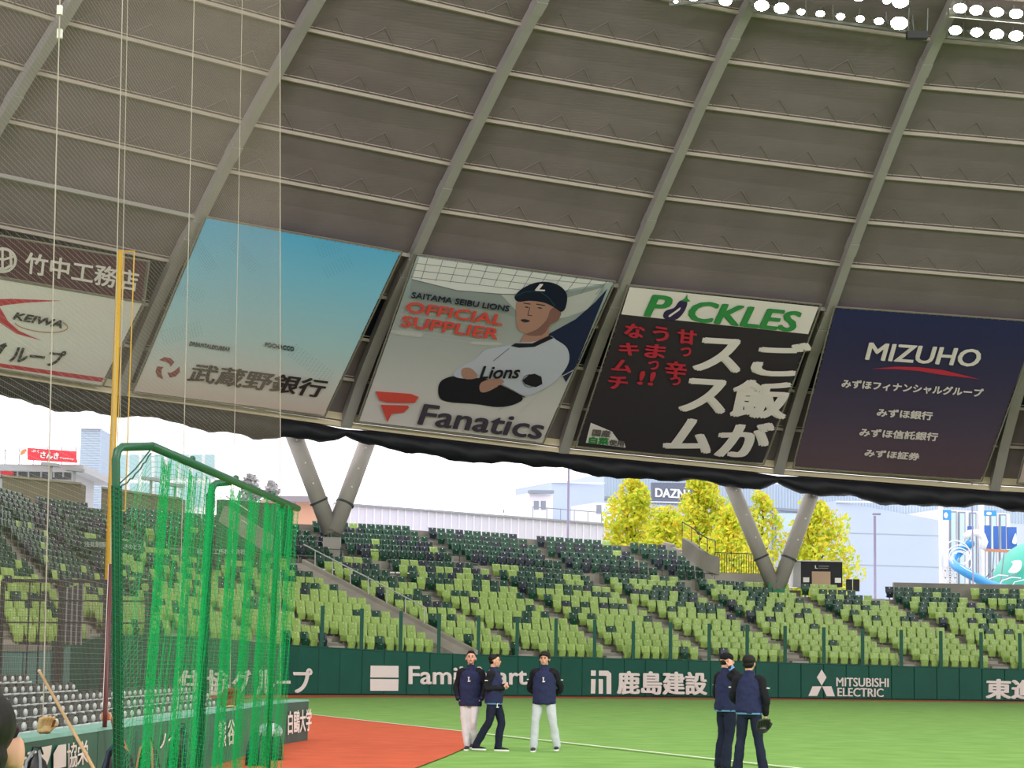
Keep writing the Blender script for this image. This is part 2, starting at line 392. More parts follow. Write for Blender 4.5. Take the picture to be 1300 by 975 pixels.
# parapet blocks at the head of each aisle and stair steps down the aisles
AISLES = [-330, -215, -100, 15, 130, 240, 345, 446, 564, 683, 793, 914, 1027, 1160, 1280, 1400, 1520]
STAIR = [a for a in AISLES if a != 564]
for a in STAIR:
    st = empty('aisle_stairs', kind='structure')
    ks = [i*.5 for i in range(0, 2*nlow(a)-1)]
    step_me = {}
    for kf in ks:
        p = SP(a, kf-.2); d, n = frow(a, kf); ang = math.atan2(d.y, d.x)
        z = zrow(a, 0)+rise(a)*kf+.02
        mb = MB(); mb.box((0, 0, -.09), (1.0, .34, .2)); 
        o = mb.build('step', conc_l, st); o.location = (p.x, p.y, z); o.rotation_euler[2] = ang
        if a > 90 or True: pass
    if a <= UPPER_T:
        for kf in [NLOW+1.4+i*.5 for i in range(0, 2*NUP-1)]:
            p = SP(a-4, kf-.1); d, n = frow(a, kf); z = zrow(a, NLOW+1.7)+.36*(kf-NLOW-1.6)+.02
            o = MB().box((0, 0, -.09), (.9, .34, .2)).build('step', conc_l, st); o.location = (p.x, p.y, z); o.rotation_euler[2] = math.atan2(d.y, d.x)
for a in STAIR:
    if a < 1100:
        p = SP(a+6, NLOW+.3); d, n = frow(a, NLOW); z = zrow(a, NLOW)
        MB().box((0, 0, -.1), (1.9, .5, .9)).build('aisle_head_block', conc_l, None, loc=(p.x, p.y, z), rz=math.atan2(d.y, d.x), kind='structure')
# diagonal ramp with its side wall
rp = MB(); ra = []
for i in range(29):
    k = i*.5-.8; t = 604-.0*i; ra.append((SP(t, k), wtop(t)-.05+.36*(k+.3)))
for (A, za), (B, zb) in zip(ra, ra[1:]):
    dl = Vector((-1.0, -.2)); q = lambda p, z: (p.x, p.y, z)
    rp.hexa([q(A+dl, za-.5), q(A, za-.5), q(B, zb-.5), q(B+dl, zb-.5), q(A+dl, za+.28), q(A, za+.28), q(B, zb+.28), q(B+dl, zb+.28)])
    e = Vector((.18, .05))
    rp.hexa([q(A, za-.5), q(A+e, za-.5), q(B+e, zb-.5), q(B, zb-.5), q(A, za+.5), q(A+e, za+.5), q(B+e, zb+.5), q(B, zb+.5)])
rp.build('ramp', conc_l, kind='structure')
steel = mat('galvanised rail', '8f9692', .45, metal=.3)
dsteel = mat('dark painted rail', '3d4744', .5)
def rail(name, pts, h, label, cat='handrail', m=steel, r=.025, group=None, posts=1, mid=False):
    t = empty(name, pts[0], label=label, cat=cat, group=group); o0 = Vector(pts[0])
    P = [Vector(p)-o0 for p in pts]; up = Vector((0, 0, h))
    MB().tube([p+up for p in P], r, 6).build('top_rail', m, t)
    if mid: MB().tube([p+up*.5 for p in P], r*.8, 6).build('mid_rail', m, t)
    for p in P[::posts]: MB().tube([p, p+up], r, 6).build('rail_post', m, t)
    return t
pts = [(A.x+.1, A.y, z+.4) for A, z in ra[8:]]
rail('handrail', pts, .95, 'pale steel handrail running down the diagonal concrete ramp beside the green seats', posts=3, r=.035, m=mat('white rail', 'c9ccc6', .4))
for i, (a, b) in enumerate([(430, 555), (572, 675), (690, 785), (800, 905), (920, 1018), (1034, 1085)]):
    n = 5; pts = []
    for j in range(n):
        t = a+(b-a)*j/(n-1); p = SP(t, NLOW+.9); pts.append((p.x, p.y, zrow(t, NLOW)))
    rail('handrail', pts, .95, 'steel handrail along the walkway below the dark upper seats, %s section from the ramp' % ['first', 'second', 'third', 'fourth', 'fifth', 'sixth'][i], m=dsteel, group='walkway handrails')
    pts = []
    for j in range(n):
        t = a+6+(b-a)*j/(n-1); p = SP(t, NLOW-.52); pts.append((p.x, p.y, zrow(t, NLOW)))
    rail('handrail', pts, .42, 'low steel rail behind the last green row, %s section from the ramp' % ['first', 'second', 'third', 'fourth', 'fifth', 'sixth'][i], m=steel, group='low rails behind the green rows')
# ------------------------------------------------------------------ green seats
lg = mat('light green seat plastic', 'a2c266', .35, .06, 3, spec=.5)
dg_ = mat('dark green seat plastic', '174a36', .35, .08, 3, spec=.5)
nv = mat('navy seat plastic', '22303c', .4, spec=.5)
plate = mat('seat number plate', 'e4efd8', .4)
brk = mat('seat bracket steel', '8e9188', .5)
def seat_mb():
    m = MB(); W = .262
    # curved backrest: three vertical strips, top rolled back
    rows = [(.37, -.02), (.52, .03), (.70, .06), (.80, .085), (.83, .13)]
    xs = [-W, -W*.6, W*.6, W]; bow = [.045, 0, 0, .045]
    vs = []; fs = []
    for z, y in rows:
        for x, b in zip(xs, bow): vs.append((x*(1 if z > .4 else .9), y-b, z))
    n = 4
    for i in range(len(rows)-1):
        for j in range(3): fs.append((i*n+j, i*n+j+1, (i+1)*n+j+1, (i+1)*n+j))
    back = [(x, y+.035, z) for x, y, z in vs]; k = len(vs)
    fs2 = [tuple(k+i for i in reversed(f)) for f in fs]
    L = len(rows)-1
    side = [(L*n+j, L*n+j+1, k+L*n+j+1, k+L*n+j) for j in range(3)] + [(i*n, (i+1)*n, k+(i+1)*n, k+i*n) for i in range(L)] + [((i)*n+3, k+i*n+3, k+(i+1)*n+3, (i+1)*n+3) for i in range(L)]
    m.add(vs+back, fs+fs2+side)
    # seat pan, half folded, front lip facing the field
    m.hexa([(-.19, -.07, .13), (.19, -.07, .13), (.2, .0, .16), (-.2, .0, .16), (-.215, -.13, .44), (.215, -.13, .44), (.215, -.05, .46), (-.215, -.05, .46)])
    m.add([(-.03, -.005, .715), (.03, -.005, .715), (.03, .012, .775), (-.03, .012, .775)], [(0, 1, 2, 3)], 1)
    m.box((0, -.132, .40), (.05, .02, .03), 1)
    m.box((0, .02, .2), (.06, .1, .4), 2)
    m.box((0, 0, .19), (.5, .04, .04), 2)
    return m
sm = seat_mb()
SEATME = [sm.mesh('seat_light', [lg, plate, brk]), sm.mesh('seat_dark', [dg_, plate, brk]), sm.mesh('seat_navy', [nv, plate, brk])]
seats = []   # (t, k, pos, ang, colour, section)
rs = random.Random(3)
for k in list(range(NLOW))+[NLOW+i for i in range(NUP)]:
    up = k >= NLOW; kk = k+1.6 if up else k
    t = -420.0; p = SP(t, kk)
    while t < 1560:
        t += .4; q = SP(t, kk)
        pitch = .60 if t > 640 else .58
        if (q-p).length < pitch: continue
        p = q
        if up and t > UPPER_T-8: break
        if not up and k >= nlow(t): continue
        pxm = 1.1*(7 if t < 250 else 11)
        halfw = .58
        near = min(AISLES, key=lambda a: abs(a-t)); da = (SP(near, kk)-q).length
        if da < (halfw if near != 564 else .01): continue
        if not up and (SP(604, kk)-q).length < .5 or (not up and t < 604 and (SP(604, kk)-q).length < 1.6): continue
        d, n = frow(t, kk)
        r = rs.random()
        if up: c = 0 if r < .03 else (1 if r < .72 else 2)
        else:
            pl = .96 if k < 4 else (.84 if k < 7 else (.62 if k < 10 else .36))
            if t < 300: pl = [.9, .85, .8, .75, .65, .6, .5, .4, .2, .1, .1, .05, .05, .05][k]
            if k < 2 and t < 430: pl = .9
            c = 0 if r < pl else (1 if r < pl+(1-pl)*.85 else 2)
        seats.append((t, k, q, math.atan2(d.y, d.x), c, sum(1 for a in AISLES if a < t), zrow(t, kk)))
ORD = ['front', 'second', 'third', 'fourth', 'fifth', 'sixth', 'seventh', 'eighth', 'ninth', 'tenth', 'eleventh', 'twelfth', 'thirteenth', 'fourteenth']
CN = ['light green', 'dark green', 'near-black']
vis = [s for s in seats if 372 < s[0]+(-10*s[1]) and s[0] < 1312 and s[1] < 6]
vis.sort(key=lambda s: (s[1], s[0]))
single = vis[:300]; sid = set(map(id, single))
SECN = {7: 'left of the short aisle nearest the green cage', 8: 'between the short aisle and the diagonal ramp', 9: 'between the diagonal ramp and the first aisle', 10: 'between the first and second aisles right of the ramp',
        11: 'between the second and third aisles right of the ramp', 12: 'between the third and fourth aisles right of the ramp', 13: 'between the fourth and fifth aisles right of the ramp', 14: 'between the fifth and sixth aisles right of the ramp', 15: 'right of the sixth aisle, at the right edge'}
SHORT = {7: 'left of the short aisle', 8: 'short aisle to ramp', 9: 'ramp to first aisle', 10: 'first to second aisle', 11: 'second to third aisle', 12: 'third to fourth aisle', 13: 'fourth to fifth aisle', 14: 'fifth to sixth aisle', 15: 'right of sixth aisle'}
NTH = ORD+['fifteenth', 'sixteenth', 'seventeenth', 'eighteenth', 'nineteenth', 'twentieth', 'twenty-first', 'twenty-second']
cnt = {}
for s in single:
    t, k, q, ang, c, sec, z = s; key = (k, sec); cnt[key] = cnt.get(key, 0)+1
    link('stadium_seat', SEATME[c], None, (q.x, q.y, z), ang, cat='seat',
         label='%s seat, %s row, %s, %s from left' % (CN[c], ORD[k], SHORT.get(sec, 'beside the cage'), NTH[min(cnt[key]-1, 21)]),
         group='%s seats, %s row, block %d' % (CN[c], ORD[k], sec))
rest = MB(); 
for s in seats:
    if id(s) in sid: continue
    t, k, q, ang, c, sec, z = s; ca, sa = math.cos(ang), math.sin(ang)
    n = len(rest.v)
    rest.v += [(q.x+x*ca-y*sa, q.y+x*sa+y*ca, z+zz) for x, y, zz in sm.v]
    rest.f += [tuple(n+i for i in f) for f in sm.f]; rest.m += [(c if mi == 0 else 2+mi) for mi in sm.m]
rest.build('stadium_seats', [lg, dg_, nv, plate, brk], label='rows of light and dark green folding seats rising behind the nearer rows', cat='seats', kind='stuff')
# ------------------------------------------------------------------ dome roof: rings from the eave (0) upwards
CX, CY, T0, DL = 32.258, 28.878, math.radians(119.31), math.radians(-7.0434)
RR = [111.04, 108.64, 106.02, 103.17, 99.72, 96.74, 93.64, 90.43, 87.37, 84.25, 81.0, 77.7, 74.3, 70.8]
RZ = [15.2, 17.27, 19.15, 21.05, 22.86, 24.63, 26.32, 27.94, 29.5, 30.95, 32.3, 33.5, 34.6, 35.6]
def RP(s, v, off=0):
    """roof point: s counts ribs, v counts rings; straight between ribs; off = metres below the lining"""
    def node(i, v):
        j = int(min(max(math.floor(v), 0), len(RR)-2)); f = v-j
        r = RR[j]+(RR[j+1]-RR[j])*f; z = RZ[j]+(RZ[j+1]-RZ[j])*f; a = T0+DL*i
        x, y = CX+r*math.cos(a), CY+r*math.sin(a)
        return Vector((x, y, z-.0487*(x-5)-.0667*(y-130)))
    i = math.floor(s); f = s-i; A = node(i, v); 
    p = A if f < 1e-6 else A.lerp(node(i+1, v), f)
    if off:
        a = T0+DL*(s); n = Vector((-math.cos(a)*.55, -math.sin(a)*.55, -.83)); p = p+n*off
    return p
lining = mat('roof lining sheet', '84797c', .75, .10, .35, stripes=('Z', 3.0, .05), spec=.2)
steel_g = mat('roof rib paint', 'a5a19f', .6, .05, .4)
purl_m = mat('roof purlin paint', 'b5aaa0', .6)
cream = mat('cream fascia', 'd3c6a8', .6)
mesh_dk = mat('dark mesh opening', '161b2c', .9)
ceil = empty('ceiling', kind='structure')
S0, S1 = -3, 6
NR = len(RR)-1
for s in range(S0, S1):
    for v in range(NR):
        a, b, c, d = RP(s, v), RP(s+1, v), RP(s+1, v+1), RP(s, v+1)
        m_ = MB(); up = Vector((0, 0, .12)); ins = .01
        # a panel sags slightly between its edges and carries three fold lines
        vs = []; K = 4
        for i in range(K+1):
            for j in range(3):
                p = a.lerp(b, i/K).lerp(d.lerp(c, i/K), j/2)
                p = p + Vector((0, 0, .0 if j == 1 else -.10))
                vs.append(p)
        fs = [(i*3+j, (i+1)*3+j, (i+1)*3+j+1, i*3+j+1) for i in range(K) for j in range(2)]
        m_.add(vs, fs, 0)
        m_.build('ceiling_panel' if v != 2 else 'mesh_opening', mesh_dk if v == 2 else lining, ceil)
for s in range(S0, S1+1):
    m_ = MB()
    for v in range(NR):
        A, B = RP(s, v, .35), RP(s, v+1, .35)
        wd = .50 if v > 3 else .62
        m_.bar(A, B, wd, .55, 0); 
        if v in (3, 5, 9): m_.bar(A.lerp(B, .35), A.lerp(B, .62), wd+.05, .60, 0)
    m_.build('rib', steel_g, ceil)
for s in range(S0, S1):
    for v in range(1, NR+1):
        if v == 4:
            A, B = RP(s+.02, v, .35), RP(s+.98, v, .35)
            MB().bar(A, B, .22, .2).build('banner_beam', steel_g, ceil); continue
        A, B = RP(s+.02, v, .18), RP(s+.98, v, .18); mb = MB()
        mb.bar(A, B, .17, .17); mb.bar(RP(s+.02, v+.06, .05), RP(s+.98, v+.06, .05), .05, .1)
        # thin zigzag bars standing in for faint triangular truss shadows
        if v > 4:
            for i in range(4):
                f0 = .06+.24*i; mb.bar(RP(s+f0, v+.03, .10), RP(s+f0+.08, v+.34, .06), .035, .03, 1); mb.bar(RP(s+f0+.08, v+.34, .06), RP(s+f0+.16, v+.03, .10), .035, .03, 1)
        mb.build('purlin', [purl_m, mat('truss shadow mark', '8f8584', .8)], ceil)
# rest of the ring round the ground, one surface, and the translucent middle
n_all = 51; rest_r = MB()
for i in range(S1, n_all+S0):
    rest_r.quad(RP(i, 0), RP(i+1, 0), RP(i+1, NR), RP(i, NR))
rest_r.build('ceiling_lining', lining, ceil)
membrane = bpy.data.materials.new('roof membrane'); membrane.use_nodes = True
nt = membrane.node_tree; nt.nodes.clear(); o_ = nt.nodes.new('ShaderNodeOutputMaterial'); tr = nt.nodes.new('ShaderNodeBsdfTransparent'); tr.inputs[0].default_value = (.62, .62, .60, 1)
df = nt.nodes.new('ShaderNodeBsdfDiffuse'); df.inputs[0].default_value = (.75, .75, .72, 1); mx = nt.nodes.new('ShaderNodeMixShader'); mx.inputs[0].default_value = .2
nt.links.new(tr.outputs[0], mx.inputs[1]); nt.links.new(df.outputs[0], mx.inputs[2]); nt.links.new(mx.outputs[0], o_.inputs[0])
mm = MB(); zc = 52
for i in range(n_all):
    for q in range(5):
        def mp(i, q):
            p = RP(i, NR); c = Vector((CX, CY, 0)); f = 1-q/5; x = CX+(p.x-CX)*f; y = CY+(p.y-CY)*f
            return Vector((x, y, p.z*f*f+zc*(1-f*f)))
        mm.quad(mp(i, q), mp(i+1, q), mp(i+1, q+1), mp(i, q+1))
mm.build('ceiling_membrane', membrane, ceil)
# eave beam and rolled black curtain below it
fm = MB()
for s in range(S0, S1):
    for f in range(4):
        A, B = RP(s+f/4, 0, .25), RP(s+(f+1)/4, 0, .25); fm.bar(A-Vector((0, 0, .1)), B-Vector((0, 0, .1)), .45, .30, 0)
        A, B = RP(s+f/4, .12, .1), RP(s+(f+1)/4, .12, .1); fm.bar(A, B, .2, .5, 0)
fm.build('eave_beam', cream, ceil)
em = MB()
for i in range(S1, n_all+S0): em.bar(RP(i, 0)-Vector((0, 0, .6)), RP(i+1, 0)-Vector((0, 0, .6)), .5, 1.6)
em.build('eave_beam_far', mat('black curtain cloth', '14171f', .6, .3, 2, bump=.6, spec=.4), ceil)
cur = MATS['black curtain cloth']
WH = {(-3, -1): 'far left, left of the yellow pole', (-1, 1): 'left of the first pair of slanted columns', (1, 3): 'between the two pairs of slanted columns', (3, 5): 'right of the second pair of slanted columns'}
HT = {(-3, -1): 1.3, (-1, 1): 1.2, (1, 3): 1.05, (3, 5): 1.2}
for (a, b), lab in WH.items():
    mb = MB(); K = 72; n = 14; rr = random.Random(a+9); vs = []
    ph = [rr.random()*6 for _ in range(6)]
    for i in range(K+1):
        f = i/K; s = a+(b-a)*f; edge = min(1, f/.07, (1-f)/.07)
        h = HT[(a, b)]*(.35+.65*math.sin(edge*PI/2)) * (1+.13*math.sin(f*17+ph[0])+.07*math.sin(f*41+ph[1]))
        top = RP(s, 0, .3)-Vector((0, 0, .2+.12*(1-edge)))
        an = T0+DL*s; out = Vector((math.cos(an), math.sin(an), 0))
        for j in range(n):
            t = 2*PI*j/n; lump = 1+.09*math.sin(3*t+f*60+ph[2])+.07*math.sin(f*130+j+ph[3])
            vs.append(top - Vector((0, 0, h/2)) + Vector((0, 0, 1))*math.cos(t)*h/2*(lump if math.cos(t) < 0 else 1) + out*math.sin(t)*(.28+.22*h)*lump)
    fs = [(i*n+j, i*n+(j+1) % n, (i+1)*n+(j+1) % n, (i+1)*n+j) for i in range(K) for j in range(n)]
    mb.add(vs, fs, 0); mb.build('rolled_curtain', cur, None, smooth=True, label='black rolled-up curtain hanging under the roof eave, '+lab, cat='curtain', group='rolled curtains under the eave')
# V shaped columns
colm = mat('grey column paint', 'a5a19a', .55, .06, .8)
for nm, foot, tops, s, col_r in (('first', (422, 664), [(372, 548), (466, 560)], 1, .50), ('second', (985, 737), [(926, 608), (1034, 616)], 3, .46)):
    Yf = 132.2 if s == 1 else 139.6
    ft = at(*foot, Yf); root = empty('slanted_column', (ft.x, ft.y, ft.z-1.2), kind='thing', cat='column', group='pairs of slanted columns carrying the roof',
        label='%s pair of slanted grey columns forming a V, %s' % (nm, 'behind the dark upper seats' if s == 1 else 'before the yellow trees'))
    o0 = Vector(root.location)
    for q in tops:
        tp = RP(s+(-.19 if q is tops[0] else .19), 0, .2); y = (tp.y+1.0)
        tp = at(q[0], q[1], y); tp = tp+(tp-ft).normalized()*.7
        mb = MB(); b = ft+Vector((-.32 if q is tops[0] else .32, 0, 0)); dn = (ft-tp).normalized()
        mb.tube([b+dn*.6-o0, tp-o0], col_r, 20); mb.build('column', colm, root, smooth=True)
        c1 = b.lerp(tp, .2); MB().tube([c1-o0, c1-dn*.12-o0], col_r+.06, 20).build('collar', dsteel, root)
        for k in (.38, .58, .8):
            c1 = b.lerp(tp, k); MB().ball(c1-o0+Vector((.1, -col_r-.03, 0)), .06, 6, 4).build('junction_box', white_m, root)
    MB().box((0, .05, .55 if s == 3 else -.3), (1.0, .9, 1.3)).build('column_foot', colm if s == 1 else mat('green foot paint', '2f8a5c', .6), root)

# ------------------------------------------------------------------ banners hung on the roof slope
def banner_plane(s, off=.75):
    pts = [RP(s, 0, off), RP(s+1, 0, off), RP(s+1, 4, off), RP(s, 4, off)]
    n = (pts[1]-pts[0]).cross(pts[3]-pts[0])+(pts[2]-pts[1]).cross(pts[2]-pts[3])
    n.normalize(); c = sum(pts, Vector())/4
    if n.dot(EYE-c) < 0: n = -n
    return Plane(c, n)
rope = mat('banner edge frame', '8b887c', .5)
def banner(s, corners, base_c, label, extra=None):
    """corners TL, TR, BR, BL in photograph readings"""
    P = banner_plane(s); root = empty('banner', P.pt(corners[3]), label=label, cat='banner', group='advertising banners on the roof slope')
    o0 = Vector(root.location)
    def loc(mb): mb.v = [tuple(Vector(v)-o0) for v in mb.v]; return mb
    TL, TR, BR, BL = [P.pt(c) for c in corners]
    sh = MB(); K = 6; back = -P.n*.04
    vs = [TL, TR, BR, BL, TL+back, TR+back, BR+back, BL+back]
    sh.add(vs, [(0, 3, 2, 1), (4, 5, 6, 7), (0, 1, 5, 4), (1, 2, 6, 5), (2, 3, 7, 6), (3, 0, 4, 7)])
    loc(sh).build('sheet', base_c, root)
    fr = MB(); c = (TL+BR)/2
    E_ = [q+(q-c).normalized()*.16 for q in (TL, TR, BR, BL)]
    for i in range(4): fr.bar(E_[i], E_[(i+1) % 4], .07, .07, 0, up=P.n)
    loc(fr).build('edge_frame', rope, root)
    lc = MB()
    for i in range(4):
        A, B = [TL, TR, BR, BL][i], [TL, TR, BR, BL][(i+1) % 4]; A2, B2 = E_[i], E_[(i+1) % 4]
        for j in range(1, 26): lc.bar(A.lerp(B, j/26), A2.lerp(B2, j/26), .03, .03, 0, up=P.n)
    loc(lc).build('lacing', rope, root)
    return P, root, loc
def pm(name, c, **k): return mat('print '+name, c, .55, **k)
def bgrad(name, stops, P, bl, tl):
    """printed colour graded up the sheet (part of the print)"""
    m = bpy.data.materials.new(name); m.use_nodes = True; nt = m.node_tree; N = nt.nodes; L = nt.links
    geo = N.new('ShaderNodeNewGeometry'); dp = N.new('ShaderNodeVectorMath'); dp.operation = 'DOT_PRODUCT'
    A, B = P.pt(bl), P.pt(tl); d = B-A; ln = d.length; d.normalize()
    L.new(geo.outputs['Position'], dp.inputs[0]); dp.inputs[1].default_value = d/ln
    sb = N.new('ShaderNodeMath'); sb.operation = 'SUBTRACT'; L.new(dp.outputs['Value'], sb.inputs[0]); sb.inputs[1].default_value = A.dot(d)/ln
    r = N.new('ShaderNodeValToRGB'); L.new(sb.outputs[0], r.inputs[0])
    el = r.color_ramp.elements; el[0].position = stops[0][0]; el[0].color = (*lin(stops[0][1]), 1); el[1].position = stops[-1][0]; el[1].color = (*lin(stops[-1][1]), 1)
    for p, c in stops[1:-1]: e = el.new(p); e.color = (*lin(c), 1)
    b = N['Principled BSDF']; b.inputs['Roughness'].default_value = .6; b.inputs['Specular IOR Level'].default_value = .2; L.new(r.outputs[0], b.inputs['Base Color']); return m
def z1(x, y): return (x*.3467, 250+y*.3467)      # magnifications of the photograph used for reading places
def z2(x, y): return (420+x*.3077, 300+y*.3077)
def z3(x, y): return (720+x*.2769, 340+y*.2769)
def z4(x, y): return (980+x*.24615, 370+y*.24615)
ink = pm('ink', '35343e'); wht = pm('white', 'f6eeee'); redp = pm('red', 'cc3a4c'); orp = pm('orange red', 'e8584e')
# 1 maroon banner, and the white group banner under it
P, R_, lo = banner(-1, [(-95, 283), (186, 332), (180, 383), (-100, 332)], pm('maroon', '5b3542'), 'small maroon banner with white lettering, at the upper left above the white group banner')
mb = MB(); P.text(mb, '竹中工務店', z1(88, 275), z1(500, 345), z1(95, 198), bold=.02)
P.poly(mb, ell(3, 330, 18.5, 16.5, 24), 0); lo(mb).build('lettering', wht, R_)
mb = MB(); P.poly(mb, ell(3, 330, 15, 13, 24), 0, .04); lo(mb).build('emblem_ground', pm('maroon', '5b3542'), R_)
mb = MB(); P.line(mb, [(-7, 316), (-6, 338), (6, 342)], 3.4, 0, .06); P.line(mb, [(3, 316), (3, 344)], 3.0, 0, .06); P.line(mb, [(13, 318), (14, 336), (1, 343)], 3.4, 0, .06); P.line(mb, [(-11, 322), (3, 329), (16, 325)], 2.8, 0, .06)
lo(mb).build('emblem', wht, R_)
P, R_, lo = banner(-1, [(-104, 337), (180, 385.5), (128, 489), (-155, 442)], bgrad('white group banner', [(0, 'efe2e2'), (.4, 'f0ebeb'), (1, 'f0ebe8')], banner_plane(-1), (128, 489), (180, 385)), 'white banner with slanted black lettering and red stripes, left of the yellow pole')
mb = MB(); P.text(mb, 'KEIWA', z1(45, 445), z1(225, 478), z1(52, 418), bold=.035, shear=.25); P.text(mb, 'ループ', z1(32, 600), z1(232, 622), z1(42, 540), bold=.03, shear=.2)
P.line(mb, [z1(-30, 560), z1(20, 540)], 5); P.line(mb, [z1(-25, 600), z1(15, 545)], 4)
lo(mb).build('lettering', ink, R_)
mb = MB(); P.poly(mb, [z1(-60, 375), z1(40, 372), z1(228, 379), z1(100, 386), z1(20, 395), z1(-60, 410)]); P.poly(mb, [z1(-60, 400), z1(0, 405), z1(30, 455), z1(70, 490), z1(152, 525), z1(60, 500), z1(0, 460), z1(-60, 430)])
P.poly(mb, [z1(-60, 600), z1(380, 662), z1(372, 677), z1(-60, 614)]); lo(mb).build('red_stripe', redp, R_)
mb = MB(); P.line(mb, [z1(*q) for q in ell(150, 465, 98, 28, 26, .12, -.6, 2.9)], 1.1); lo(mb).build('gold_ring', pm('gold', 'b98c46'), R_)
# 2 bank banner (the two printed mascots are left out)
P0 = banner_plane(0)
cs = [(262, 277.5), (507.5, 321.5), (411, 527), (170.5, 496.5)]
P, R_, lo = banner(0, cs, bgrad('sky blue print', [(0, 'e8d2cc'), (.16, 'e6e2e0'), (.4, 'c0e4ee'), (.75, '90d8fb'), (1, '6cc8fc')], P0, (290, 512), (385, 299)), 'sky blue banner fading to pale pink with slanted black bank lettering along its foot')
mb = MB(); P.text(mb, '武蔵野銀行', z1(682, 672), z1(1180, 735), z1(702, 604), bold=.025, shear=.12); lo(mb).build('lettering', pm('dark brown ink', '46383a'), R_)
mb = MB(); P.text(mb, 'DREAMTALEKUBEAR', z1(692, 541), z1(840, 563), z1(695, 527), bold=.01, shear=.15); P.text(mb, 'POCHACCO', z1(969, 545), z1(1075, 562), z1(972, 530), bold=.01)
lo(mb).build('caption', pm('caption ink', '4c5660'), R_)
mb = MB()
for k, (a0, c_) in enumerate(((-.2, 0), (1.9, 0), (4.0, 0))):
    cx_, cy_ = 612, 628
    pts = [z1(cx_+r*math.cos(a)*1.05, cy_+r*math.sin(a)*.95) for r, a in ((44, a0), (46, a0+.5), (42, a0+1.0), (36, a0+1.5), (14, a0+1.75), (20, a0+1.1), (26, a0+.55))]
    P.poly(mb, pts)
lo(mb).build('emblem', pm('bank red', '9a5350'), R_)
dots = MB()
for (ax, ay), (bx, by), nn, rows in (((725, 145), (800, 260), 17, 6), ((870, 155), (960, 260), 14, 6), ((1250, 195), (1165, 225), 8, 7), ((590, 490), (740, 455), 14, 7), ((640, 310), (760, 350), 12, 6), ((1085, 540), (1230, 650), 14, 7), ((1290, 250), (1190, 300), 9, 6)):
    for i in range(nn):
        for j in range(rows):
            l = math.hypot(bx-ax, by-ay); nx, ny = -(by-ay)/l*8, (bx-ax)/l*8
            x, y = ax+(bx-ax)*i/nn+nx*j, ay+(by-ay)*i/nn+ny*j; q = z1(x, y)
            P.poly(dots, [(q[0]-.55, q[1]), (q[0], q[1]-.55), (q[0]+.55, q[1]), (q[0], q[1]+.55)])
lo(dots).build('dot_pattern', pm('dot blue', '5fa3b8'), R_)
mb = MB(); P.line(mb, [z1(520, 735), z1(1175, 800)], .5); lo(mb).build('hem', rope, R_)
# 3 supplier banner with a printed baseball player
P1 = banner_plane(1)
cs = [(529.5, 325), (778, 359), (688, 561.5), (456, 534.5)]
P, R_, lo = banner(1, cs, bgrad('grey photo print', [(0, 'ece2e6'), (.2, 'dedadc'), (.5, 'bcbfc2'), (.76, 'a7adae'), (.8, '9fb0b6'), (1, 'b9c4c9')], P1, (572, 548), (653, 342)), 'grey banner printed with a baseball player with folded arms and a red flag emblem')
def add(name, m, polys=(), lines=(), off=.02):
    mb = MB()
    for p in polys[1:]: m2 = MB(); P.poly(m2, p, 0, off); lo(m2).build(name, m, R_)
    for p in polys[:1]: P.poly(mb, p, 0, off)
    for l, w_ in lines: P.line(mb, l, w_, 0, off)
    return lo(mb).build(name, m, R_)
Z = z2
add('printed_window', pm('window light', 'ecebee'), [[Z(365, 85), Z(1150, 190), Z(1000, 215), Z(880, 240), Z(700, 236), Z(520, 222), Z(335, 175)]])
gl = []
for i in range(13): x = 400+i*62; gl.append(([Z(x, 88+i*7.5), Z(x-28-i*2, 178+i*5)], .55))
for i in range(3): gl.append(([Z(355-i*12, 110+i*28), Z(600-i*12, 138+i*28), Z(900-i*14, 178+i*26)], .55))
gl.append(([Z(900, 178), Z(1120, 200)], .5)); gl.append(([Z(335, 176), Z(520, 222), Z(700, 237), Z(800, 240)], 1.0))
add('printed_window_bars', pm('grid grey', '6c7680'), lines=gl, off=.035)
add('printed_stand_roof', pm('roof haze', '9aa2a6'), [[Z(335, 176), Z(520, 222), Z(700, 238), Z(800, 240), Z(860, 232), Z(1000, 222), Z(1130, 200), Z(1120, 230), Z(1000, 300), Z(900, 380), Z(760, 330), Z(500, 260), Z(325, 225)]], off=.025)
add('printed_light', pm('pale patch', 'c9cacb'), [smooth_px([Z(255, 385), Z(370, 395), Z(376, 408), Z(360, 415), Z(262, 402)], 3, True), smooth_px([Z(585, 432), Z(690, 437), Z(700, 446), Z(590, 446)], 3, True), [Z(700, 236), Z(980, 250), Z(1120, 210), Z(1060, 300), Z(980, 330), Z(900, 345), Z(760, 300)]], off=.03)
add('printed_dark_seats', pm('navy field', '232c4c'), [[Z(1140, 215), Z(1090, 270), Z(1010, 340), Z(900, 400), Z(900, 470), Z(970, 600), Z(1010, 535), Z(1085, 350)]], off=.04)
add('printed_foul_line', pm('pale patch', 'c9cacb'), lines=[([Z(690, 715), Z(1000, 550)], 1.1), ([Z(780, 725), Z(950, 560)], .5)], off=.045)
add('printed_sleeve', pm('black sleeve', '26242c'), [smooth_px([Z(450, 600), Z(500, 575), Z(560, 583), Z(620, 575), Z(700, 610), Z(790, 660), Z(760, 690), Z(690, 702), Z(600, 690), Z(480, 680), Z(445, 655)], 4, True)], off=.05)
add('printed_jersey', pm('jersey blue white', 'c9cde0'), [smooth_px([Z(745, 445), Z(640, 465), Z(600, 500), Z(520, 545), Z(510, 575), Z(560, 585), Z(620, 582), Z(690, 600), Z(740, 625), Z(800, 655), Z(850, 640), Z(930, 590), Z(980, 520), Z(975, 460), Z(930, 425), Z(890, 408)], 4, True)], off=.055)
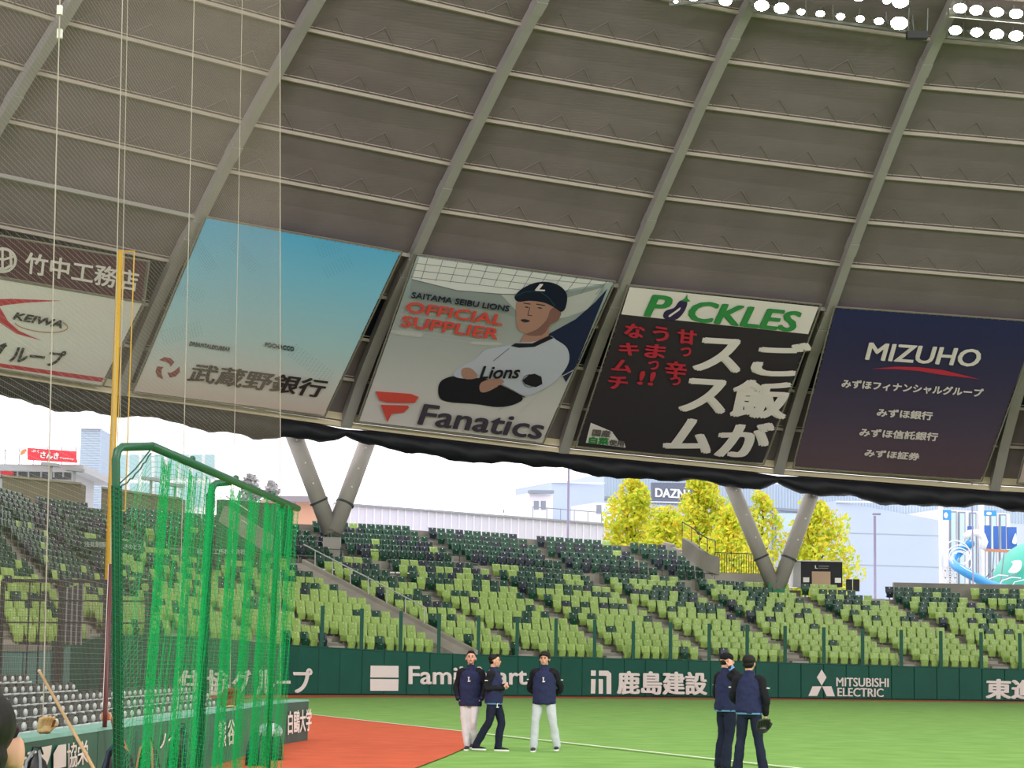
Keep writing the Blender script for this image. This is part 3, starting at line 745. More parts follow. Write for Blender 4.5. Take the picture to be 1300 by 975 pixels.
add('printed_face', pm('skin print', 'b98d80'), [smooth_px([Z(775, 260), Z(765, 330), Z(772, 380), Z(800, 400), Z(782, 430), Z(830, 432), Z(890, 412), Z(905, 360), Z(935, 345), Z(950, 310), Z(930, 290), Z(880, 265)], 4, True),
    smooth_px([Z(540, 545), Z(575, 540), Z(605, 570), Z(590, 585), Z(545, 582)], 3, True), smooth_px([Z(620, 600), Z(680, 582), Z(715, 595), Z(690, 615), Z(640, 640), Z(615, 635)], 3, True)], off=.06)
add('printed_face_shade', pm('skin shade', '8d6560'), [smooth_px([Z(905, 300), Z(930, 290), Z(950, 312), Z(935, 345), Z(905, 362), Z(870, 405), Z(800, 402), Z(850, 380), Z(890, 340)], 3, True)], off=.065)
add('printed_features', pm('ink', '35343e'), [ell(*Z(808, 289), 2.6, .8, 8, .15), ell(*Z(862, 292), 3.2, .8, 8, .15), smooth_px([Z(782, 342), Z(800, 338), Z(822, 346), Z(800, 352)], 3, True)],
    [([Z(795, 272), Z(822, 276)], 1.2), ([Z(848, 276), Z(882, 282)], 1.2), ([Z(820, 290), Z(812, 322), Z(830, 324)], .8)], off=.07)
add('printed_cap', pm('navy cap', '182036'), [smooth_px([Z(757, 250), Z(770, 228), Z(800, 205), Z(850, 186), Z(905, 186), Z(950, 205), Z(974, 240), Z(968, 290), Z(950, 308), Z(925, 292), Z(880, 270), Z(820, 262), Z(775, 266)], 4, True)], off=.075)
add('printed_cap_edge', pm('cap teal', '2c5a68'), lines=[([Z(760, 243), Z(800, 225), Z(860, 222), Z(900, 250), Z(925, 285)], .7)], off=.085)
add('printed_collar', pm('black sleeve', '26242c'), [[Z(742, 448), Z(760, 437), Z(830, 438), Z(900, 405), Z(920, 415), Z(840, 452), Z(775, 456)]], off=.08)
mb = MB(); P.text(mb, 'L', Z(840, 218), Z(882, 220), Z(850, 190), bold=.05, off=.09, shear=.2); lo(mb).build('printed_cap_letter', wht, R_)
mb = MB(); P.text(mb, 'Lions', Z(612, 582), Z(775, 580), Z(620, 530), bold=.03, off=.09, shear=.2); lo(mb).build('printed_jersey_lettering', pm('black sleeve', '26242c'), R_)
add('printed_trim', pm('black sleeve', '26242c'), lines=[([Z(735, 458), Z(670, 510)], .5), ([Z(690, 612), Z(800, 660)], 1.2), (ell(*Z(820, 592), 9, 8, 16), .6)], off=.085)
add('printed_seal', pm('black sleeve', '26242c'), [[Z(790, 590), Z(815, 568), Z(840, 562), Z(868, 575), Z(872, 605), Z(845, 618), Z(820, 612), Z(800, 605)]], off=.088)
mb = MB(); P.text(mb, 'SAITAMA SEIBU LIONS', Z(330, 247), Z(732, 304), Z(336, 224), bold=.025, off=.1); lo(mb).build('small_lettering', pm('navy ink', '2a3046'), R_)
mb = MB(); P.text(mb, 'OFFICIAL', Z(305, 305), Z(705, 362), Z(318, 262), bold=.035, off=.1); P.text(mb, 'SUPPLIER', Z(285, 365), Z(685, 420), Z(298, 320), bold=.035, off=.1); lo(mb).build('red_lettering', orp, R_)
mb = MB(); P.text(mb, 'Fanatics', Z(355, 770), Z(862, 832), Z(385, 685), bold=.035, off=.1); lo(mb).build('lettering', pm('grey violet ink', '4d4655'), R_)
add('flag_emblem', orp, [[Z(183, 634), Z(330, 645), Z(362, 658), Z(345, 683), Z(230, 680), Z(200, 672)], [Z(205, 690), Z(318, 693), Z(322, 702), Z(300, 722), Z(250, 727), Z(233, 762)]], off=.1)
dt = MB()
for r_ in range(6):
    for i in range(42):
        x0, y0 = (300-r_*6, 300+r_*17) if r_ < 3 else (292-r_*4, 310+r_*16); q = Z(x0+i*10, y0+i*1.38)
        P.poly(dt, [(q[0]-.4, q[1]), (q[0], q[1]-.4), (q[0]+.4, q[1]), (q[0], q[1]+.4)], 0, .115)
lo(dt).build('dot_pattern', wht, R_)
# 4 pickles banner (its cartoon face is left out)
Z = z3
P, R_, lo = banner(2, [(799.5, 364), (1040, 388.5), (968, 588), (733, 566)], pm('pickle black', '3a353c'), 'black banner with large white and red characters under a white strip with green lettering')
add('white_strip', wht, [[Z(287, 87), Z(1152, 178), Z(1105, 303), Z(248, 212)]])
gp = pm('pickle green', '3f9a55')
mb = MB(); P.text(mb, 'P', Z(348, 218), Z(455, 228), Z(385, 118), bold=.05, off=.04, shear=.05); lo(mb).build('green_lettering', gp, R_); mb = MB()
P.text(mb, 'CKLES', Z(540, 240), Z(1040, 292), Z(575, 145), bold=.05, off=.04, shear=.05); lo(mb).build('green_lettering', gp, R_)
add('aubergine', pm('aubergine', '3c2f57'), [smooth_px([Z(440, 222), Z(450, 195), Z(490, 180), Z(515, 150), Z(545, 145), Z(550, 165), Z(535, 200), Z(505, 232), Z(465, 238)], 4, True)], off=.05)
add('aubergine_stalk', gp, [[Z(522, 148), Z(540, 135), Z(550, 118), Z(552, 138), Z(565, 150), Z(548, 153)]], off=.06)
add('aubergine_shine', wht, [smooth_px([Z(465, 215), Z(490, 198), Z(518, 178), Z(515, 190), Z(490, 208), Z(470, 222)], 3, True), ell(*Z(595, 160), 1, 1, 6), ell(*Z(612, 170), 1, 1, 6), ell(*Z(578, 178), 1, 1, 6), ell(*Z(600, 185), 1, 1, 6)], off=.065)
mb = MB()
for ch, bl, br, tl in (('ス', (570, 468), (790, 480), (600, 312)), ('ス', (505, 655), (720, 668), (540, 498)), ('ム', (432, 832), (655, 850), (470, 678)),
                       ('ご', (832, 490), (1085, 498), (870, 332)), ('飯', (732, 682), (1000, 692), (770, 505)), ('が', (665, 862), (910, 868), (710, 700))):
    P.text(mb, ch, Z(*bl), Z(*br), Z(*tl), bold=.055, off=.05)
lo(mb).build('white_lettering', wht, R_)
mb = MB()
for ch, bl, br, tl in (('な', (255, 312), (348, 322), (268, 248)), ('キ', (232, 392), (326, 402), (240, 335)), ('ム', (198, 468), (292, 478), (212, 412)), ('チ', (180, 548), (272, 558), (190, 486)),
                       ('う', (390, 330), (465, 336), (392, 262)), ('ま', (350, 405), (445, 414), (362, 342)), ('っ', (368, 462), (418, 465), (372, 420)), ('!!', (318, 530), (392, 536), (336, 468)),
                       ('甘', (500, 340), (590, 350), (505, 275)), ('っ', (516, 400), (566, 404), (520, 358)), ('辛', (445, 498), (545, 506), (450, 420)), ('っ', (468, 532), (518, 536), (472, 494))):
    P.text(mb, ch, Z(*bl), Z(*br), Z(*tl), bold=.05, off=.05)
lo(mb).build('red_lettering', redp, R_)
add('badge', wht, [[Z(85, 800), Z(108, 708), Z(205, 748), Z(235, 790), Z(262, 800), Z(268, 822)]], off=.04)
mb = MB(); P.text(mb, '国産', Z(112, 765), Z(195, 772), Z(118, 735), bold=.03, off=.06); P.text(mb, '使用', Z(190, 808), Z(258, 815), Z(194, 782), bold=.03, off=.06); lo(mb).build('badge_lettering', pm('badge grey', '7d7478'), R_)
mb = MB(); P.text(mb, '白菜', Z(97, 800), Z(188, 808), Z(102, 768), bold=.06, off=.06); lo(mb).build('badge_green_lettering', gp, R_)
# 5 navy banner
Z = z4
P2 = banner_plane(3)
P, R_, lo = banner(3, [(1061, 391.5), (1318, 410), (1245, 609), (1009, 592)], bgrad('navy violet print', [(0, '6a5560'), (.35, '51475f'), (.7, '3c3a5c'), (1, '2f3560')], P2, (1127, 600), (1190, 400)), 'navy banner shading to violet, with white bank group lettering and a red arc')
mb = MB(); P.text(mb, 'MIZUHO', Z(478, 348), Z(1062, 386), Z(502, 258), bold=.03, off=.04)
for tx, bl, br, tl in (('みずほフィナンシャルグループ', (356, 492), (1082, 542), (364, 448)), ('みずほ銀行', (538, 640), (824, 660), (544, 598)), ('みずほ信託銀行', (448, 742), (850, 768), (456, 700)), ('みずほ証券', (474, 846), (756, 868), (482, 808))):
    m2 = MB(); P.text(m2, tx, Z(*bl), Z(*br), Z(*tl), bold=.03, off=.04); lo(m2).build('lettering', wht, R_)
lo(mb).build('lettering', wht, R_)
add('red_arc', redp, [[Z(512, 396), Z(640, 385), Z(760, 388), Z(880, 402), Z(1072, 450), Z(880, 428), Z(760, 408), Z(640, 398)]], off=.04)
# 6 edge banner
P, R_, lo = banner(4, [(1345, 414), (1600, 430), (1530, 628), (1293.5, 612)], pm('pale pink', 'dcc5c6'), 'pale pink edge of a banner at the right border of the roof slope')
mb = MB(); P.poly(mb, [(1300, 598), (1340, 601), (1345, 590), (1304, 586)]); lo(mb).build('lettering', ink, R_)

# ------------------------------------------------------------------ floodlights on the roof
lamp_m = mat('floodlight glow', 'fff6e4', emit=60); body_m = mat('lamp housing', '3c3e40', .5)
cw = mat('catwalk steel', '8f9190', .5)
proto_me = MB(); proto_me.tube([(0, 0, 0), (0, 0, .30), (0, 0, .5)], [.24, .2, .1], 12)
housing = proto_me.mesh('lamp_housing', body_m, True)
ln = MB(); ln.tube([(0, 0, -.03), (0, 0, .0)], [.18, .22], 14); lens = ln.mesh('lamp_lens', lamp_m)
br_ = MB(); br_.bar((-.27, 0, .1), (-.27, 0, .7), .04, .04); br_.bar((.27, 0, .1), (.27, 0, .7), .04, .04); br_.bar((-.27, 0, .7), (.27, 0, .7), .04, .04); yoke = br_.mesh('lamp_yoke', cw)
rowA = [(-3, 1), (905, -4)]
def roofpt(px, py, off):
    d = ray(px, py)
    best = None
    for s_ in (1, 2, 3, 4):
        for v_ in range(6, NR):
            a, b, c, e = RP(s_, v_, off), RP(s_+1, v_, off), RP(s_+1, v_+1, off), RP(s_, v_+1, off)
            n = (b-a).cross(e-a); p = EYE+d*((a-EYE).dot(n)/d.dot(n))
            cc = (a+b+c+e)/4; q = (p-cc).length
            if best is None or q < best[0]: best = (q, p)
    return best[1]
lamps = [(921, 1), (967, 7, 1), (992, 10.5, 1), (1017, 15, .55), (1041.5, 17.5, .6), (1067, 21, .6), (1092, 24, .6), (1116, 27, .65), (1141.5, 29.5, 1.2), (1126, 1, .6), (1143, 2.5, 1.1),
         (1219, 10.5, .9), (1239.5, 13, .9), (1265.5, 15.5, .9), (1290, 17.5, .9), (1213, 38.5, .85), (1240, 41, .85), (1265.5, 43.5, .95), (1290, 45.5, .95), (1315, 20, .9), (1316, 48, .9),
         (880, -5, .9), (1010, -10, .9), (1050, -8, .9), (1090, -5, .9), (858, 2, .3)]
lamps.sort(key=lambda q: q[0]); lcnt = {}
for i, L_ in enumerate(lamps):
    px, py = L_[:2]; sc = L_[2] if len(L_) > 2 else .9
    s = (px-1000)/250.0; 
    p = roofpt(px, py, 1.3)
    where = ('upper row of the right bank' if py < 30 else 'lower row of the right bank') if px > 1200 else ('row left of the hanging box' if py > 3 else 'row cut by the top edge')
    lcnt[where] = lcnt.get(where, 0)+1
    t = empty('floodlight', p, label='glowing floodlight, %s, %s from the left' % (where, ORD[lcnt[where]-1]), cat='lamp', group='floodlights under the roof, '+where)
    t.scale = (sc*1.6, sc*1.15, sc*1.35); d = (EYE+Vector((20, 30, 0))-p).normalized(); t.rotation_euler = d.to_track_quat('-Z', 'Y').to_euler()
    link('lens', lens, t); link('housing', housing, t); link('yoke', yoke, t)
for i, (qa, qb, y) in enumerate((((955, 14), (1160, 41), 108.8), ((1205, 20), (1330, 31), 108.8), ((1203, 47), (1330, 60), 106.8), ((850, 6), (945, -2), 108.8))):
    A, B = roofpt(*qa, 1.0), roofpt(*qb, 1.0); t = empty('lamp_rack', A, label='grey steel rack carrying floodlights, %s' % ['left of the right-hand rib', 'upper rack right of the rib', 'lower rack right of the rib', 'short rack at the top edge'][i], cat='rack', group='floodlight racks')
    mb = MB(); mb.bar((0, 0, 0), B-A, .12, .12); mb.build('rail', cw, t); mb = MB(); mb.bar(Vector((0, .6, .9)), B-A+Vector((0, .6, .9)), .1, .1); mb.build('rail', cw, t)
    for k in range(7):
        q = (B-A)*(k/6); MB().bar(q, q+Vector((0, .6, .9)), .05, .05).build('strut', cw, t); MB().bar(q, q+Vector((0, .9, 3.2)), .04, .04).build('hanger', cw, t)
A = roofpt(1164, 45, 1.3); t = empty('cable_box', A, label='grey frame and box hanging beside the rib, right of the lamp row', cat='box')
mb = MB(); mb.box((0, 0, 0), (1.0, .5, .35)); mb.build('box', body_m, t)
mb = MB(); mb.bar((-.45, 0, 0), (-.35, 0, 1.7), .05, .05); mb.bar((.5, 0, 0), (.55, 0, 1.6), .05, .05); mb.bar((-.35, 0, 1.7), (.6, 0, 1.6), .06, .06); mb.build('frame', cw, t)
# ------------------------------------------------------------------ beyond the stands: buildings paled to carry the hazy outdoor light
haze_w = mat('pale cladding', 'eceaf2', .7); blue_w = mat('pale blue cladding', 'bccbe2', .7, .03, .2); white_c = mat('white cladding', 'f1f3f4', .7)
rib_w = mat('ribbed pale cladding', 'd6d8e6', .7); glass = mat('pale reflecting glass', 'bcd6e0', .15, spec=.8); mull = mat('grey window frame', '8e98a4', .5)
MB().add([(-400, 165, -.5), (500, 165, -.5), (500, 700, -.5), (-400, 700, -.5)], [(0, 1, 2, 3)]).build('outside_ground', mat('asphalt', '9b9c9a', .9), kind='structure')
def local(mb, o): mb.v = [tuple(Vector(v)-Vector(o)) for v in mb.v]; return mb
def block(px0, px1, yt0, yt1, Y0, Y1, depth, z0=-.5, side=None):
    A, B = at(px0, yt0, Y0), at(px1, yt1, Y1); d = Vector((B.x-A.x, B.y-A.y)).normalized(); n = Vector((-d.y, d.x))*depth
    m_ = MB(); m_.hexa([(A.x, A.y, z0), (B.x, B.y, z0), (B.x+n.x, B.y+n.y, z0), (A.x+n.x, A.y+n.y, z0), A, B, (B.x+n.x, B.y+n.y, B.z), (A.x+n.x, A.y+n.y, A.z)])
    return m_, A, B, d
def fpane(A, B, px0, px1, y0, y1, off=.05, th=.1):
    """a slab on the front face through A and B, bounded by readings px0..px1 and y0..y1 (left) """
    n = Vector((B.y-A.y, -(B.x-A.x), 0)).normalized()
    def P(px, py): return on_plane(px, py, A, n)
    q = [P(px0, y0), P(px1, y0+(px1-px0)*.015), P(px1, y1+(px1-px0)*.015), P(px0, y1)]
    m_ = MB(); m_.hexa([q[3]+n*.0, q[2], q[1], q[0], q[3]+n*th, q[2]+n*th, q[1]+n*th, q[0]+n*th]); return m_
# long low corrugated building
m_, A, B, d = block(425, 905, 639, 676, 178, 196, 8); r = empty('long_shed', A, label='long low pale corrugated building behind the upper seats, with a railing on top', cat='building')
local(m_, A).build('wall', rib_w, r); cw_ = MB()
L_ = (B-A).length
for i in range(int(L_/.7)): q = A.lerp(B, i*.7/L_); cw_.box((q.x, q.y-.04, q.z/2), (.12, .10, q.z-.1))
local(cw_, A).build('corrugation', haze_w, r, kind='stuff')
m_ = MB(); m_.bar(A, B, .5, .15); local(m_, A).build('roof_edge', mat('grey roof edge', '9aa0a8', .6), r)
rl = MB(); p0, p1 = A.lerp(B, .5), A.lerp(B, .76)
rl.bar(p0+Vector((0, .5, 1)), p1+Vector((0, .5, 1)), .07, .07)
for i in range(8): q = p0.lerp(p1, i/7); rl.bar(q+Vector((0, .5, 0)), q+Vector((0, .5, 1)), .06, .06)
local(rl, A).build('railing', mull, r)
# small house and big pale block
m_, A, B, d = block(672, 702, 626, 628, 215, 216, 6); r = empty('small_house', A, label='small pale house with two windows above the long shed', cat='building')
local(m_, A).build('wall', haze_w, r)
m_ = fpane(A, B, 670, 700, 622.5, 626.5, th=.6); local(m_, A).build('eave', mull, r)
for a in (678, 687): local(fpane(A, B, a, a+5.5, 636, 646.5), A).build('window', mull, r)
m_, A, B, d = block(700, 767, 612, 616.5, 222, 224, 10); r = empty('plain_block', A, label='plain pale blue block building rising left of the yellow trees', cat='building')
local(m_, A).build('wall', blue_w, r); local(fpane(A, B, 700, 767, 612, 613, th=.2), A).build('roof_edge', white_c, r)
m_, A, B, d = block(757, 790, 638, 640, 212, 213, 6); r = empty('white_annex', A, label='low white annex with a dark doorway beside the plain pale block', cat='building')
local(m_, A).build('wall', white_c, r); local(fpane(A, B, 757, 763, 641, 652), A).build('doorway', mull, r); local(fpane(A, B, 767, 788, 645, 652), A).build('window', glass, r)
# large hall: ribbed upper band, sign, window strips, plain box
m_, A, B, d = block(767, 1330, 600, 636, 246, 262, 30); hall = empty('large_hall', A, label='large pale hall behind the yellow trees with a ribbed upper band and a dark sign', cat='building')
local(m_, A).build('wall', mat('hall wall', 'c4d2e4', .7), hall)
rb_ = MB()
for i in range(150):
    x = 768+i*3.75; y = 600+(x-767)*.064; q0 = on_plane(x, y+1, A, Vector((d.y, -d.x, 0))); q1 = on_plane(x, y+ (31 if x > 905 else 36), A, Vector((d.y, -d.x, 0)))
    rb_.bar(q0, q1, .13, .18)
local(rb_, A).build('ribs', mat('band ribs', 'a8bccb', .6), hall, kind='stuff')
m_ = MB(); n_ = Vector((d.y, -d.x, 0)); m_.bar(on_plane(767, 632, A, n_)+n_*.1, on_plane(1190, 660, A, n_)+n_*.1, .3, .3); local(m_, A).build('band_edge', mull, hall)
for a, b in ((906, 925), (929, 948), (952, 978), (984, 1012), (1016, 1046)):
    y = 632+(a-767)*.066
    f = fpane(A, B, a, b, y+4, y+42, th=.05); w_ = local(f, A).build('window', mull, hall)
    local(fpane(A, B, a+1.2, b-1.2, y+5, y+41, th=.12), A).build('pane', glass, w_)
for a in (980, 1049, 1057): local(fpane(A, B, a, a+2.2, 645, 720, th=.3), A).build('pier', mull, hall)
m_, A2, B2, d2 = block(826, 908, 613, 617, 240, 241.5, 1, z0=13.5); n2 = Vector((d2.y, -d2.x, 0))
sg = local(fpane(A2, B2, 826, 908, 613, 636, th=.5), A); sg.build('sign_board', mat('grey sign board', '6f7788', .6), hall)
P = Plane(A2+n2*.55, n2); mb = MB(); P.text(mb, 'DAZN', (831.5, 631), (870, 633), (831.5, 619.5), bold=.05, off=.02); P.poly(mb, ell(880, 624, 7, 6.5, 18), 0, .02)
P.line(mb, [(826, 637), (905, 639)], 1.2); local(mb, A).build('lettering', white_c, hall)
mb = MB(); P.poly(mb, ell(880, 624, 4.6, 4.2, 16), 0, .04); local(mb, A).build('sign_ring', mat('grey sign board', '6f7788'), hall)
m_, A, B, d = block(1061, 1194, 636, 661, 232, 238, 6); r = empty('plain_hall', A, label='big plain light blue hall wall behind the lamp post', cat='building')
local(m_, A).build('wall', mat('box wall', 'bfcee4', .7, .03, .15), r); local(fpane(A, B, 1061, 1194, 636, 637.8, th=.3), A).build('roof_edge', white_c, r)
for yy in (676, 716): 
    mb = MB(); n_ = Vector((d.y, -d.x, 0)); mb.bar(on_plane(1062, yy, A, n_), on_plane(1193, yy+4, A, n_), .08, .08); local(mb, A).build('seam', mat('seam', 'a9b6c6', .7), r)
m_, A, B, d = block(1196, 1282, 646, 652, 244, 246, 12); r = empty('windowed_hall', A, label='pale building with tall grey-framed windows behind the blue water slide', cat='building')
local(m_, A).build('wall', haze_w, r)
for a in (1205, 1216, 1230, 1242, 1256, 1268):
    w_ = local(fpane(A, B, a, a+9, 649+(a-1205)*.06, 745, th=.1), A).build('window', mull, r); local(fpane(A, B, a+1.6, a+7.5, 651+(a-1205)*.06, 744, th=.2), A).build('pane', glass, w_)
# left-hand buildings
m_, A, B, d = block(103, 128, 543.5, 544, 205, 205, 6); r = empty('slatted_tower', A, label='tall pale blue tower with horizontal slats, left of the yellow pole', cat='tower')
local(m_, A).build('wall', mat('tower wall', 'a9bdd2', .7), r)
sl = MB(); n_ = Vector((d.y, -d.x, 0))
for i in range(31): sl.bar(on_plane(103, 546+i*3.1, A, n_), on_plane(128, 546.4+i*3.1, A, n_), .1, .07)
local(sl, A).build('slats', mat('tower slat', 'c6d4e2', .6), r, kind='stuff')
m_ = fpane(A, B, 102.2, 129, 542.6, 544.6, th=.4); local(m_, A).build('cap', haze_w, r)
m_, A, B, d = block(128, 275, 571, 574, 228, 232, 15); r = empty('glass_building', A, label='pale green glass-fronted building seen through the top of the green net', cat='building')
local(m_, A).build('wall', white_c, r)
for i in range(9):
    a = 131+i*16
    for yy in (576, 612):
        w_ = local(fpane(A, B, a, a+14, yy, yy+32, th=.1), A).build('window', mat('white frame', 'dfe8e6', .6), r); local(fpane(A, B, a+1.4, a+12.6, yy+1.5, yy+30.5, th=.18), A).build('pane', mat('green glass', 'a6cdd0', .2, spec=.7), w_)
m_, A, B, d = block(-130, 106, 588, 590, 150, 150, 12, z0=14.1); r = empty('stand_lounge', A, label='grey lounge building with a red sign on its roof at the left edge', cat='building')
grey_l = mat('grey lounge', 'a3a8ae', .7)
local(m_, A).build('roof_slab', grey_l, r)
n_ = Vector((d.y, -d.x, 0))
m2, A_, B_, d_ = block(-130, 92, 592, 593.5, 151, 151, 8, z0=8); local(m2, A).build('wall', grey_l, r)
local(fpane(A_, B_, -60, 90, 593, 606.5, th=.1), A).build('window', mat('dark lounge glass', '4b4d56', .3), r)
for a in (0, 22, 36, 52, 68, 80): local(fpane(A_, B_, a, a+2, 593, 606, th=.25), A).build('mullion', grey_l, r)
local(fpane(A_, B_, 3, 18, 591, 603, th=.4), A).build('red_board', mat('red sign', 'e8384e', .6), r)
m3 = MB(); P = Plane(A+n_*.6, n_); 
for q in ([(35, 568.5), (97, 573), (97, 587), (35, 583.5)],):
    P.poly(m3, q, 0, 0); m3.hexa([P.pt(q[3], -.4), P.pt(q[2], -.4), P.pt(q[1], -.4), P.pt(q[0], -.4), P.pt(q[3], -.02), P.pt(q[2], -.02), P.pt(q[1], -.02), P.pt(q[0], -.02)])
local(m3, A).build('red_sign', mat('red sign', 'e8384e', .6), r)
mb = MB(); P.poly(mb, ell(30, 575.5, 5.5, 6.2, 18), 0, 0); P.text(mb, 'さんき', (51, 581.5), (74.5, 583.5), (52, 573), bold=.06, off=.03); P.text(mb, 'ぷく', (40, 574), (50, 575), (40.5, 570.5), bold=.05, off=.03); P.text(mb, 'Casinny', (76, 583), (94, 584.8), (76.3, 580), bold=.03, off=.03)
P.poly(mb, [(97.2, 573), (100, 573.2), (99.5, 584), (97.2, 583.5)], 0, 0); local(mb, A).build('sign_lettering', white_c, r)
mb = MB(); P.poly(mb, smooth_px([(26, 577), (28, 572), (34, 570), (32, 574), (28, 577)], 3, True), 0, .04); local(mb, A).build('sign_emblem', mat('orange sign', 'f08a5a'), r)
mb = MB()
for x in range(-120, 108, 18): q = at(x, 590, 150); mb.bar(q, q+Vector((0, 0, 1.2)), .05, .05)
mb.bar(at(-120, 572, 150), at(24, 572, 150), .05, .05); local(mb, A).build('roof_railing', mull, r)
olive = mat('olive concrete', '6f6a58', .9, .1, .5)
for nm_, (a, b, ya, yb, Y) in (('left, under the lounge windows', (3, 103, 604, 614, 128)), ('behind the yellow pole and net', (129, 231, 619, 633.5, 131.5))):
    m_, A, B, d = block(a, b, ya, yb, Y, Y, 1.5, z0=6); r = empty('olive_wall', A, label='olive concrete wall at the top of the stand, '+nm_, cat='wall')
    local(m_, A).build('wall', olive, r); mb = MB(); mb.bar(A, B, .3, .12); local(mb, A).build('coping', mat('coping', '8b8674', .8), r)
    for i in range(2): f = (.5+i*.3); q = A.lerp(B, f); q2 = A.lerp(B, f+.22); mb = MB(); mb.bar(q+Vector((0, 0, .9-.15*i)), q2+Vector((0, 0, .9-.15*i)), .8, .18); mb.bar(q.lerp(q2, .5), q.lerp(q2, .5)+Vector((0, 0, .8)), .15, .15); local(mb, A).build('flat_canopy', grey_l, r)
# low roof and slope seen left of the first columns
m_, A, B, d = block(340, 412, 632, 640, 165, 166, 10); r = empty('brown_roofed_building', A, label='low brown-roofed building left of the first pair of slanted columns', cat='building')
local(m_, A).build('wall', mat('pinkish wall', 'c99c84', .8), r); local(fpane(A, B, 338, 414, 630, 637, th=.8), A).build('roof', mat('grey brown roof', '8f8a92', .8), r)
m_, A, B, d = block(283, 372, 634, 641, 122, 126, .5, z0=7.6); r = empty('green_screen_wall', A, label='dark green panel wall beside stairs in the stand, seen through the net', cat='wall')
local(m_, A).build('panel', mat('green screen', '2f6b4c', .7), r)
mb = MB(); q = [at(283, 652, 118.5), at(345, 692, 116.5), at(352, 712, 116.5), at(338, 704, 116.5), at(283, 664, 118.5)]
for a, b in ((0, 1),): mb.bar(q[0], q[1], .25, .9)
local(mb, A).build('stair_wall', conc_l, r)
for dy in (-22, -5): mb = MB(); mb.bar(at(287, 652+dy, 118.3), at(318, 672+dy, 117.2), .05, .05); local(mb, A).build('stair_rail', white_m, r)
# distant hills, bare trees
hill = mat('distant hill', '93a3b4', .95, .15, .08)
mb = MB(); K = 40
for i in range(K+1):
    f = i/K; x = -120+f*110; h = 14+5*math.sin(f*5)+2.5*math.sin(f*17); mb.v += [(x, 420, 0), (x, 440+4*math.sin(i), h+12), (x, 480, 0)]
for i in range(K): a = 3*i; mb.f += [(a, a+3, a+4, a+1), (a+1, a+4, a+5, a+2)]; mb.m += [0, 0]
mb.build('distant_hill', hill, None, smooth=True, label='faint blue wooded hill on the horizon left of the first columns', cat='hill')
def tree(base, H, crown_r, crown_z0, label, leafm, group=None, n=2200, leaf=.22, seed=1, sparse=0, trunk_m=None, name='tree'):
    rr = random.Random(seed); t = empty(name, base, label=label, cat='tree', group=group); tm = trunk_m or mat('bark', '6b5a48', .9)
    m_ = MB(); m_.tube([(0, 0, 0), (.05, 0, H*.35), (0, .05, H*.7), (0, 0, H*.93)], [H*.022, H*.016, H*.009, H*.002], 8); m_.build('trunk', tm, t, smooth=True)
    blobs = []
    nb = 26
    for i in range(nb):
        f = (i+.5)/nb; z = crown_z0+(H-crown_z0)*f; prof = math.sin(min(1, (f*.8+.2))*PI)**.5
        a = i*2.4; rad = crown_r*prof*.8*(rr.random()*.6+.4)
        c = Vector((math.cos(a)*rad, math.sin(a)*rad*.8, z)); blobs.append((c, crown_r*(.55+.2*rr.random())*max(.45, prof)))
        b_ = MB(); z0 = max(H*.15, z-crown_r*.8); b_.tube([(0, 0, z0), (c.x*.5, c.y*.5, (z0+z)/2), tuple(c)], [H*.006, H*.004, H*.001], 5, cap=False)
        if i % 2 == 0: b_.build('branch', tm, t)
    m_ = MB()
    for i in range(n):
        c, r = blobs[rr.randrange(nb)]
        u = Vector((rr.gauss(0, 1), rr.gauss(0, 1), rr.gauss(0, 1))).normalized()*r*(rr.random()**.4)
        p = c+Vector((u.x, u.y, u.z*.9)); 
        ax = Vector((rr.gauss(0, 1), rr.gauss(0, 1), rr.gauss(0, 1))).normalized(); ay = ax.orthogonal().normalized(); s = leaf*(.6+.8*rr.random())
        m_.add([p-ax*s, p-ay*s*.7, p+ax*s, p+ay*s*.7], [(0, 1, 2, 3)], 0 if rr.random() < .62 else (1 if rr.random() < .65 else 2))
    m_.build('foliage', leafm, t, kind='stuff'); return t
gk = [mat('ginkgo leaf yellow', 'dfe04c', .6, spec=.2), mat('ginkgo leaf lime', 'b5cc3e', .6, spec=.2), mat('ginkgo leaf gold', 'e2c23a', .6, spec=.2)]
for m_ in gk:   # thin leaves let light through
    nt = m_.node_tree; b = nt.nodes['Principled BSDF']; tl = nt.nodes.new('ShaderNodeBsdfTranslucent'); tl.inputs[0].default_value = b.inputs['Base Color'].default_value
    mx = nt.nodes.new('ShaderNodeMixShader'); mx.inputs[0].default_value = .45; out = nt.nodes['Material Output']
    nt.links.new(b.outputs[0], mx.inputs[1]); nt.links.new(tl.outputs[0], mx.inputs[2]); nt.links.new(mx.outputs[0], out.inputs[0])
G = 'yellow ginkgo trees behind the stand'
def gtree(px, ytop, Y, w_px, lab, n, seed, leaf=.22, z0=3.5): n = int(n*1.5); b = at(px, ytop, Y); s = F/Y; tree((b.x, b.y, 0), b.z, w_px*.78/s, z0, lab, gk, G, n, leaf, seed)
gtree(806, 613, 178, 62, 'yellow-green tree leftmost behind the stand, in front of the sign', 3800, 1, .2)
gtree(850, 650, 170, 56, 'lower yellow-green tree between the two tall ones, below the sign', 3000, 2, .2)
gtree(893, 610, 175, 64, 'tallest yellow-green tree, just right of the dark sign', 4600, 3, .2)
gtree(930, 650, 166, 60, 'low yellow-green tree left of the right pair of slanted columns', 2800, 4, .19)
gtree(968, 626, 180, 52, 'thin gold-tinged tree seen between the right pair of slanted columns', 1900, 5, .18)
gtree(1036, 636, 176, 62, 'yellow tree right of the slanted columns, behind the black booth', 3600, 6, .2)
bt = [mat('grey twig leaf', 'a3a8ac', .8), mat('grey twig leaf b', 'b4b0b2', .8), mat('grey twig leaf c', '8f989c', .8)]
